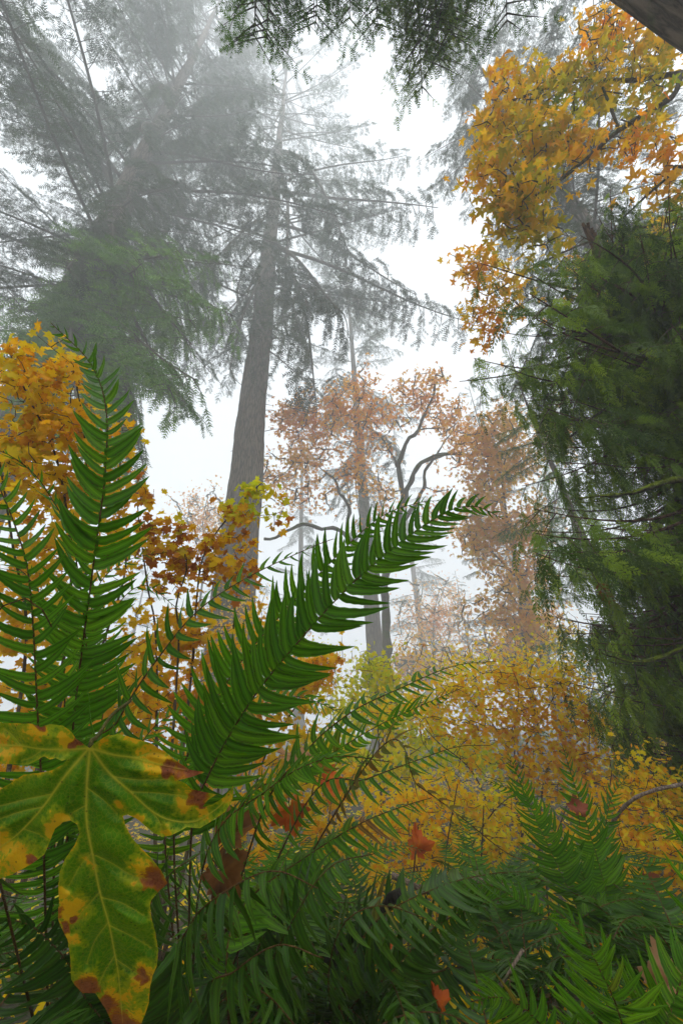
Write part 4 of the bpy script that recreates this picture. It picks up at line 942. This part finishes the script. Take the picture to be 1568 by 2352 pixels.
for lab, x, y, s, n, L in (('small sword fern on the slope below the golden maples', .55, 2.35, 171, 11, .7), ('sword fern half hidden behind the large centre fern', -.35, 1.75, 172, 12, .8),
                           ('sword fern at the foot of the yellow maple at left', -1.15, 1.6, 173, 11, .75), ('sword fern deep in the right behind the upright fronds', 1.75, 2.3, 174, 11, .75),
                           ('sword fern in the shade at the lower left corner', -.75, 1.0, 175, 10, .6), ('dark sword fern at the very bottom of the picture', .25, 1.15, 176, 12, .6), ('sword fern between the bottom and right ferns', .85, 1.5, 177, 12, .6),
                           ('shaded sword fern directly behind the big maple leaf', -.42, 1.15, 178, 13, .6), ('shaded sword fern at the left edge below the yellow maple', -1.15, 1.2, 179, 12, .6), ('sword fern under the long centre frond', .02, 1.5, 180, 13, .62),
                           ('sword fern behind the black broken branch', .45, 1.6, 181, 12, .62), ('sword fern behind the curled brown leaf', -.3, 1.45, 182, 12, .6)):
    f = Fern(lab, on_ground(x, y, .04), s, mat=M_fern_shaded if s > 174 else M_fern, limit=160); f.radial(n, L, maxlen=.10, pairs=36); f.done()


# ================================================================== the big maple leaf in front
def hero_leaf():
    O = [(415, 300), (440, 275), (480, 250), (545, 233), (600, 250), (690, 275), (760, 320), (830, 372), (870, 398), (942, 410), (895, 428), (850, 440), (815, 447), (850, 460), (885, 490), (995, 513), (955, 538), (930, 572), (985, 555), (1035, 520), (1060, 490), (1072, 470),
         (1073, 500), (1066, 545), (1035, 592), (965, 640), (920, 668), (860, 662), (790, 700), (745, 708), (708, 690), (660, 650), (630, 625), (590, 605), (566, 612), (575, 650), (610, 715), (650, 760), (700, 810), (742, 862), (771, 920), (728, 960), (695, 1000), (690, 1025), (697, 1080), (716, 1150), (728, 1230), (722, 1300),
         (702, 1345), (690, 1400), (685, 1470), (665, 1530), (640, 1585), (590, 1660), (560, 1640), (520, 1570), (488, 1500), (440, 1425), (382, 1425), (345, 1388), (328, 1360), (326, 1270), (312, 1180), (282, 1120), (268, 1080), (273, 1000), (270, 940), (276, 870), (300, 810), (345, 745), (368, 690), (355, 650), (325, 632), (290, 640),
         (255, 670), (238, 712), (205, 790), (150, 830), (60, 880), (0, 900), (-70, 905), (-150, 850), (-110, 800), (-190, 740), (-230, 640), (-150, 600), (-100, 545), (0, 492), (60, 455), (110, 422), (190, 412), (245, 400), (290, 376), (312, 352), (285, 358), (258, 345), (230, 352), (205, 338), (130, 377), (60, 372), (0, 374), (-80, 372), (-170, 330), (-120, 290), (-180, 230), (-80, 184), (0, 183), (60, 186), (150, 188), (190, 204), (230, 190), (290, 196), (330, 225), (352, 258), (395, 288)]
    veins = [[(415, 300), (400, 480), (400, 640), (425, 780), (460, 960), (500, 1100), (530, 1250), (548, 1360), (565, 1560)], [(420, 303), (500, 410), (600, 500), (700, 590), (790, 632), (900, 635), (1000, 575), (1060, 515)], [(425, 302), (520, 330), (620, 345), (730, 375), (860, 402)],
             [(408, 303), (300, 430), (200, 570), (110, 670), (40, 730), (-60, 800)], [(405, 300), (320, 306), (200, 305), (100, 290), (0, 285), (-100, 270)]]
    sec = [[(425, 785), (520, 830), (610, 885), (700, 900)], [(425, 780), (370, 840), (320, 930)], [(460, 960), (400, 1030), (330, 1130)], [(468, 985), (560, 1010), (660, 1065)], [(500, 1100), (440, 1180), (400, 1290)], [(503, 1112), (600, 1160), (695, 1215)], [(530, 1250), (480, 1330), (450, 1400)], [(535, 1270), (610, 1320), (670, 1360)],
           [(600, 500), (720, 505), (860, 520)], [(700, 590), (735, 640), (745, 690)], [(520, 430), (640, 445), (780, 440)], [(240, 510), (120, 535), (0, 565)], [(110, 670), (180, 695), (220, 720)], [(200, 570), (100, 590), (-40, 640)], [(620, 345), (700, 320), (760, 330)], [(400, 560), (330, 600), (330, 620)], [(400, 480), (480, 540), (540, 600)], [(200, 305), (150, 340), (100, 360)], [(100, 290), (60, 240), (20, 210)]]
    yel = [(745, 690, 60), (640, 620, 40), (850, 560, 75), (890, 495, 80), (720, 330, 120), (600, 270, 60), (850, 410, 80), (660, 880, 85), (330, 1040, 90), (290, 950, 55), (330, 1180, 60), (400, 830, 45), (400, 1360, 85), (540, 1440, 110), (665, 1350, 80), (240, 660, 60), (90, 810, 130), (10, 740, 90), (290, 620, 50), (10, 280, 110), (-100, 280, 120), (180, 220, 80), (320, 270, 65), (1050, 520, 60), (940, 620, 60), (590, 1570, 110), (545, 560, 40), (-150, 700, 140), (60, 300, 60), (480, 265, 45)]
    red = [(715, 910, 75), (390, 1395, 60), (910, 520, 48), (890, 412, 70), (270, 1050, 34), (310, 1130, 30), (500, 1480, 55), (565, 1580, 70), (655, 1345, 30), (185, 205, 32), (365, 275, 30), (790, 390, 40), (150, 815, 30), (940, 575, 26), (350, 1080, 16)]
    O = np.array(O, float)
    # smooth and roughen the outline a little
    Q = []
    for i in range(len(O)):
        a, b = O[i], O[(i + 1) % len(O)]; m = max(1, int(np.linalg.norm(b - a) / 14))
        for k in range(m):
            p = a + (b - a) * k / m; nn = np.array((-(b - a)[1], (b - a)[0])); nn /= np.linalg.norm(nn) + 1e-9
            Q.append(p + nn * (2.2 * noise.noise((p[0] * .05, p[1] * .05, 0)) + 1.2 * noise.noise((p[0] * .2, p[1] * .2, 3))) * (1 if k else 0))
    Q = np.array(Q); n = len(Q)
    gx, gy = np.meshgrid(np.arange(-230, 1080, 9.0), np.arange(180, 1665, 9.0)); G = np.stack([gx.ravel(), gy.ravel()], -1)
    G += np.random.default_rng(3).uniform(-2.5, 2.5, G.shape)
    def inside(P):
        r = np.zeros(len(P), bool)
        for i in range(n):
            a, b = Q[i], Q[(i + 1) % n]
            c = ((a[1] > P[:, 1]) != (b[1] > P[:, 1])) & (P[:, 0] < (b[0] - a[0]) * (P[:, 1] - a[1]) / (b[1] - a[1] + 1e-12) + a[0]); r ^= c
        return r
    def segd(P, a, b):
        d = b - a; t = np.clip(((P - a) @ d) / (d @ d), 0, 1); return np.linalg.norm(P - (a + t[:, None] * d), axis=1), t
    def edged(P): return np.min([segd(P, Q[i], Q[(i + 1) % n])[0] for i in range(n)], axis=0)
    G = G[inside(G)]; G = G[edged(G) > 5]
    X = []
    for vn, wv in [(v, 7.5) for v in veins] + [(v, 3.4) for v in sec]:
        sp, L = spline([(*p, 0) for p in vn], max(6, int(sum(math.dist(vn[i], vn[i + 1]) for i in range(len(vn) - 1)) / 6))); sp = sp[:, :2]
        tg = np.gradient(sp, axis=0); tg /= np.linalg.norm(tg, axis=1)[:, None] + 1e-9; nv = np.stack([-tg[:, 1], tg[:, 0]], -1)
        ww = wv * (1 - .7 * np.linspace(0, 1, len(sp)))[:, None]
        X += [sp, sp + nv * ww * 1.1, sp - nv * ww * 1.1]
    X = np.vstack(X); X = X[inside(X)]; X = X[edged(X) > 3]
    _, ux = np.unique(np.round(X / 2.5), axis=0, return_index=True); X = X[ux]
    G = G[np.min(np.linalg.norm(G[:, None] - X[None, ::2], axis=2), axis=1) > 5]
    pts = np.vstack([Q, G, X])
    res = delaunay_2d_cdt([Vector(p) for p in pts], [(i, (i + 1) % n) for i in range(n)], [], 1, 1e-4)
    P = np.array([tuple(v) for v in res[0]]); Fc = np.array([f for f in res[2] if len(f) == 3])
    ed = edged(P)
    dv = np.full(len(P), 1e3); dw = np.full(len(P), 1e3)
    for vn in veins:
        L = 24; vn = [tuple(c[:2]) for c in spline([(*p, 0) for p in vn], 25)[0]]
        for i in range(L):
            d, t = segd(P, np.array(vn[i], float), np.array(vn[i + 1], float)); wd = 7.5 * (1 - .75 * (i + t) / L); dv = np.minimum(dv, d / wd); dw = np.minimum(dw, d)
    ds = np.full(len(P), 1e3)
    for vn in sec:
        sp, _ = spline([(*p, 0) for p in vn], 9); L = 8
        for i in range(L):
            d, t = segd(P, sp[i, :2], sp[i + 1, :2]); ds = np.minimum(ds, d / (3.4 * (1 - .6 * (i + t) / L))); dw = np.minimum(dw, d * 1.3)
    Pw = P + np.array([[noise.noise((p[0] * .011 + k * 31, p[1] * .011, 2)) * 46 + noise.noise((p[0] * .035 + k * 17, p[1] * .035, 5)) * 20 for k in range(2)] for p in P])
    blob = lambda L, g=1.0: np.max([1.15 * g - np.linalg.norm(Pw - np.array(b[:2]), axis=1) / b[2] for b in L], axis=0)
    Y = np.maximum(blob(yel, .93), .42 - ed / 40); R = blob(red); Y = Y - .30 * np.exp(-(dw / 30) ** 2)
    # depth in metres: the leaf bulges between veins, lobes bend back, right tip lifts
    dep = .40 + .018 * ((P[:, 0] - 415) / 500) ** 2 + .010 * ((P[:, 1] - 500) / 500) * ((P[:, 1] - 500) / 900) - .00010 * np.minimum(dw, 55)
    dep += .006 * np.array([noise.noise((p[0] * .006, p[1] * .006, 9)) for p in P]) - .018 * np.clip((P[:, 0] - 930) / 140, 0, 1) ** 2
    dep += .012 * np.clip((P[:, 1] - 1250) / 350, 0, 1) ** 2 - .0012 * np.exp(-np.minimum(dv, 9) ** 2)
    W = np.array([tuple(at(p[0] / 2, p[1] / 2 + 1568, d)) for p, d in zip(P, dep)])
    root = thing('maple_leaf', at(207, 1718, .405), 'big green maple leaf edged yellow and red in the lower left foreground', 'leaf')
    base = np.array(root.location)
    me = bpy.data.meshes.new('leaf_blade'); me.from_pydata((W - base).tolist(), [], Fc[:, ::-1].tolist()); me.polygons.foreach_set('use_smooth', np.ones(len(Fc), bool))
    for nm, ar in (('yel', Y), ('red', R), ('vein', np.exp(-dv ** 2)), ('vein2', np.exp(-ds ** 2)), ('dw', np.clip(dw / 60, 0, 1)), ('ed', np.clip(ed / 60, 0, 1))):
        a = me.attributes.new(nm, 'FLOAT', 'POINT'); a.data.foreach_set('value', ar.astype(np.float32))
    m, nt = mat_new('turning_maple_leaf')
    A = lambda nm: N(nt, 'ShaderNodeAttribute', attribute_name=nm).outputs['Fac']
    geo = nt.nodes.new('ShaderNodeNewGeometry')
    def nz(sc_, det=4.0):
        q = N(nt, 'ShaderNodeTexNoise', Scale=sc_, Detail=det); nt.links.new(geo.outputs['Position'], q.inputs['Vector']); return q.outputs['Fac']
    n1, n2, n3 = nz(45.), nz(260., 5.), nz(14., 2.)
    def step(v, lo, hi):
        mr = N(nt, 'ShaderNodeMapRange'); mr.inputs[1].default_value = lo; mr.inputs[2].default_value = hi; mr.interpolation_type = 'SMOOTHSTEP'; nt.links.new(v, mr.inputs[0]); return mr.outputs[0]
    jig = math_node(nt, 'ADD', math_node(nt, 'MULTIPLY', math_node(nt, 'SUBTRACT', n1, .5), 1.1), math_node(nt, 'MULTIPLY', math_node(nt, 'SUBTRACT', n2, .5), 1.2))
    green = ramp(nt, math_node(nt, 'ADD', math_node(nt, 'MULTIPLY', n2, .5), math_node(nt, 'MULTIPLY', n3, .6)), [(.3, (.045, .16, .004)), (.55, (.095, .25, .005)), (.8, (.18, .35, .008))])
    yg = mixc(nt, step(math_node(nt, 'ADD', A('yel'), jig), -.25, .35), green, (.34, .40, .008))
    yellow = ramp(nt, n1, [(.3, (.74, .36, .008)), (.7, (.84, .52, .010))])
    c = mixc(nt, step(math_node(nt, 'ADD', A('yel'), jig), .30, .52), yg, yellow)
    redc = ramp(nt, n2, [(.3, (.19, .045, .018)), (.7, (.36, .11, .05))])
    c = mixc(nt, step(math_node(nt, 'ADD', A('red'), math_node(nt, 'MULTIPLY', jig, .7)), .02, .30), c, (.42, .13, .008))
    c = mixc(nt, step(math_node(nt, 'ADD', A('red'), math_node(nt, 'MULTIPLY', jig, .7)), .25, .6), c, redc)
    vcol = mixc(nt, step(A('red'), .1, .5), (.62, .54, .04), (.55, .25, .07))
    c = mixc(nt, math_node(nt, 'MULTIPLY', A('vein2'), .65), c, vcol); c = mixc(nt, math_node(nt, 'MULTIPLY', A('vein'), .95), c, vcol)
    vo = N(nt, 'ShaderNodeTexVoronoi', Scale=210.0); vo.feature = 'DISTANCE_TO_EDGE'; nt.links.new(geo.outputs['Position'], vo.inputs['Vector'])
    c = mixc(nt, math_node(nt, 'MULTIPLY', step(vo.outputs['Distance'], .10, .02), .16), c, vcol)
    spk = N(nt, 'ShaderNodeTexVoronoi', Scale=120.0); nt.links.new(geo.outputs['Position'], spk.inputs['Vector'])
    c = mixc(nt, math_node(nt, 'MULTIPLY', step(spk.outputs['Distance'], .16, .08), .55), c, (.03, .022, .008))
    p = nt.nodes.new('ShaderNodeBsdfPrincipled'); p.inputs['Roughness'].default_value = .5; p.inputs['Specular IOR Level'].default_value = .18; nt.links.new(c, p.inputs['Base Color'])
    hgt = math_node(nt, 'ADD', math_node(nt, 'MULTIPLY', vo.outputs['Distance'], 1.2), math_node(nt, 'MULTIPLY', n1, .8))
    b = N(nt, 'ShaderNodeBump', Strength=.35, Distance=.0012); nt.links.new(hgt, b.inputs['Height']); nt.links.new(b.outputs[0], p.inputs['Normal'])
    t = nt.nodes.new('ShaderNodeBsdfTranslucent'); nt.links.new(c, t.inputs['Color'])
    ms = nt.nodes.new('ShaderNodeMixShader'); ms.inputs[0].default_value = .25; nt.links.new(p.outputs[0], ms.inputs[1]); nt.links.new(t.outputs[0], ms.inputs[2])
    o = nt.nodes.new('ShaderNodeOutputMaterial'); nt.links.new(ms.outputs[0], o.inputs[0])
    me.materials.append(m); put('blade', me, root)
    sp, _ = spline([at(207, 1718, .404), at(212, 1700, .415), at(225, 1690, .45), at(260, 1640, .52), at(300, 1610, .60)], 18); b = MB(); V, F = tube(sp - base, .0022, 8); b.add(V, F); b.obj('stalk', M_rachis_g, root)
hero_leaf()


# ================================================================== single fallen leaves caught in the ferns, sticks
def fallen(label, px, py, d, size, cols, X, Z, curl, fold, seed):
    m = leaf_mat('fallen_' + str(seed), cols, 25., .75, .3, .6, 1.3)
    v, F, U = maple_tpl(np.random.default_rng(seed), 5, curl, fold, 2, .62, 2.3, .0, broad=1.7)
    # finer blade: split every fan triangle so it can curl
    V2 = []; F2 = []; U2 = []
    for (a, b_, c_) in F[0][:-1]:
        i = len(V2)
        for s in (0, .33, .66, 1):
            for q in ((b_, c_) if s else (b_,)):
                w = v[q] * s; w = w.copy(); rr = np.linalg.norm(w[:2]); w[2] = -curl * rr * rr * 1.6 + fold * abs(w[1]) + .05 * math.sin(w[0] * 13 + seed) * (s > 0) + .09 * noise.noise((w[0] * 5, w[1] * 5, seed)) * (s > 0); V2.append(w); U2.append(s)
        F2 += [(i, i + 1, i + 2)]; 
        F2 += [(i + 1, i + 3, i + 4), (i + 1, i + 4, i + 2), (i + 3, i + 5, i + 6), (i + 3, i + 6, i + 4)]
    p = at(px, py, d); root = thing('maple_leaf', p, label, 'leaf', 'fallen leaves caught in the ferns')
    b = MB(); b.add(np.array(V2) * size, [np.array(F2)], 0, U2); o = b.obj('blade', m, root)
    b = MB(); V, Fs = tube(np.array([(0, 0, 0), (-.2, .02, -.02), (-.42, .0, -.10)]) * size, [.0016, .0014, .0012], 5); b.add(V, Fs); s = b.obj('stalk', M_rachis, root)
    X = Vector(X).normalized(); Z = Vector(Z); Z = (Z - X * Z.dot(X)).normalized(); root.rotation_euler = Matrix((X, Z.cross(X), Z)).transposed().to_euler()
OR = [(0, (.50, .16, .012)), (.5, (.46, .09, .010)), (1, (.26, .04, .010))]
BR = [(0, (.30, .13, .035)), (.5, (.20, .075, .02)), (1, (.08, .03, .012))]
TN = [(0, (.46, .27, .14)), (.6, (.36, .18, .08)), (1, (.25, .10, .04))]
fallen('curled brown maple leaf behind the big green leaf', 510, 2000, .86, .15, BR, (.6, .1, -.5), (.2, -.8, .6), .8, .5, 201)
fallen('folded tan maple leaf just above the curled brown one', 525, 1925, .90, .16, BR, (.7, 0, .6), (-.5, -.7, .4), .6, .7, 202)
fallen('deep orange maple leaf caught under the long centre frond', 665, 1855, 1.2, .17, OR, (.2, .2, -.9), (.1, -1, .2), .2, .2, 203)
fallen('orange maple leaf lying among fronds near the centre', 745, 1790, 1.3, .17, OR, (.8, .2, -.3), (.0, -.8, .6), .3, .3, 204)
fallen('pale tan maple leaf seen edge-on above the orange leaf', 660, 1735, 1.05, .14, TN, (.9, .2, .15), (.1, -.35, .9), .3, .2, 205)
fallen('bright orange leaf low in the ferns right of the dark stick', 865, 2160, 1.35, .2, OR, (.3, .2, -.8), (0, -.9, .4), .2, .3, 206)
fallen('orange leaf standing among stems below the dry frond', 955, 1950, 1.8, .19, OR, (.1, .1, .95), (.4, -.8, .1), .1, .6, 207)
fallen('crumpled tan leaf in the bottom right corner', 1530, 2265, .9, .19, TN, (.8, .1, .2), (-.1, -.9, .4), .7, .6, 208)
fallen('thin red-orange leaf tip poking up at the bottom centre', 1005, 2310, .8, .07, OR, (-.2, .1, .9), (.8, -.5, 0), .2, .9, 209)
fallen('rust red leaf caught on the right fern', 1325, 1860, 1.38, .10, [(0, (.30, .09, .04)), (1, (.20, .05, .03))], (.05, .1, .95), (.1, -.95, .1), .2, .4, 210)
fallen('large yellow leaf glowing behind the left fern stems', 230, 1610, 1.1, .24, [(0, (.60, .36, .01)), (.6, (.56, .22, .008)), (1, (.4, .10, .008))], (-.4, .1, -.8), (0, -.9, .5), .2, .2, 211)
fallen('dark rust leaf at the right edge among golden leaves', 1480, 2030, 1.8, .2, [(0, (.30, .08, .02)), (1, (.14, .035, .02))], (.5, .1, -.6), (0, -.9, .4), .4, .4, 212)

def stick(name, label, spec, r0, r1, mat, cat='stick', knots=.25):
    pts = [at(*q) for q in spec]; root = pts[0]
    P, L = spline(pts, 40); nz_ = np.array([noise.noise(tuple(p * 14)) for p in P])
    V, F = tube(P - np.array(root), np.linspace(r0, r1, 40) * (1 + knots * nz_), 9)
    V = V + np.array([[noise.noise((v[0] * 60 + q * 5, v[1] * 60, v[2] * 60)) for q in range(3)] for v in V]) * r0 * .3
    b = MB(); b.add(V, F); o = b.obj(name, mat); o.location = root; tag(o, label, cat)
stick('broken_branch', 'black rotten broken branch poking up right of the bottom centre', [(650, 2330, 1.02), (740, 2230, .95), (800, 2160, .90), (860, 2110, .88), (915, 2045, .86)], .017, .008, M_rot, knots=.5)
stick('bare_shoot', 'bare brown stem curving to the right edge above the ferns', [(1330, 2250, 1.7), (1385, 1970, 1.6), (1400, 1900, 1.55), (1440, 1845, 1.5), (1500, 1815, 1.45), (1600, 1795, 1.4)], .008, .006, M_twig_pale)
stick('dead_twig', 'pale dead twig slanting up at the bottom right of centre', [(1080, 2420, .85), (1120, 2320, .85), (1165, 2240, .86), (1200, 2180, .88)], .006, .003, M_twig_pale)
stick('fallen_branch', 'grey brown fallen branch lying behind the bottom ferns', [(900, 2010, 1.7), (990, 2045, 1.65), (1080, 2020, 1.7), (1160, 2035, 1.8)], .012, .008, M_twig_pale)
stick('mossy_branch', 'short moss covered branch lying below the golden maple', [(1060, 2060, 1.9), (1120, 2030, 1.95), (1170, 2010, 2.0), (1240, 2020, 2.1)], .028, .02, M_moss)
for k, (a, b_, c_) in enumerate((((1010, 2350, 2.6), (1020, 2000, 2.5), (1050, 1800, 2.5)), ((1080, 2300, 2.4), (1100, 2050, 2.4), (1110, 1850, 2.4)), ((930, 2300, 2.3), (945, 2050, 2.3), (960, 1900, 2.3)), ((1270, 2200, 2.8), (1255, 2000, 2.8), (1300, 1850, 2.8)))):
    stick('bare_sapling', ('thin dark sapling stem crossing the golden leaves below centre', 'thin bare stem just right of the dark sapling stem', 'short thin stem rising behind the bottom centre fern', 'thin dark stem rising behind the right fern')[k], [a, b_, c_], .008, .003, M_twig, 'sapling')


# ================================================================== fog
bpy.ops.mesh.primitive_cube_add(size=1)
hz = bpy.context.object; hz.name = 'haze'; hz.scale = (330, 330, 120); hz.location = (0, 2, 120 / 2 - 8.0)
m, nt = mat_new('fog'); pv = nt.nodes.new('ShaderNodeVolumePrincipled'); pv.inputs['Color'].default_value = (.96, .985, 1, 1); pv.inputs['Density'].default_value = FOG; pv.inputs['Anisotropy'].default_value = 0.0
o = nt.nodes.new('ShaderNodeOutputMaterial'); nt.links.new(pv.outputs[0], o.inputs['Volume'])
hz.data.materials.append(m); tag(hz, 'pale even fog filling the forest', 'fog', kind='stuff')
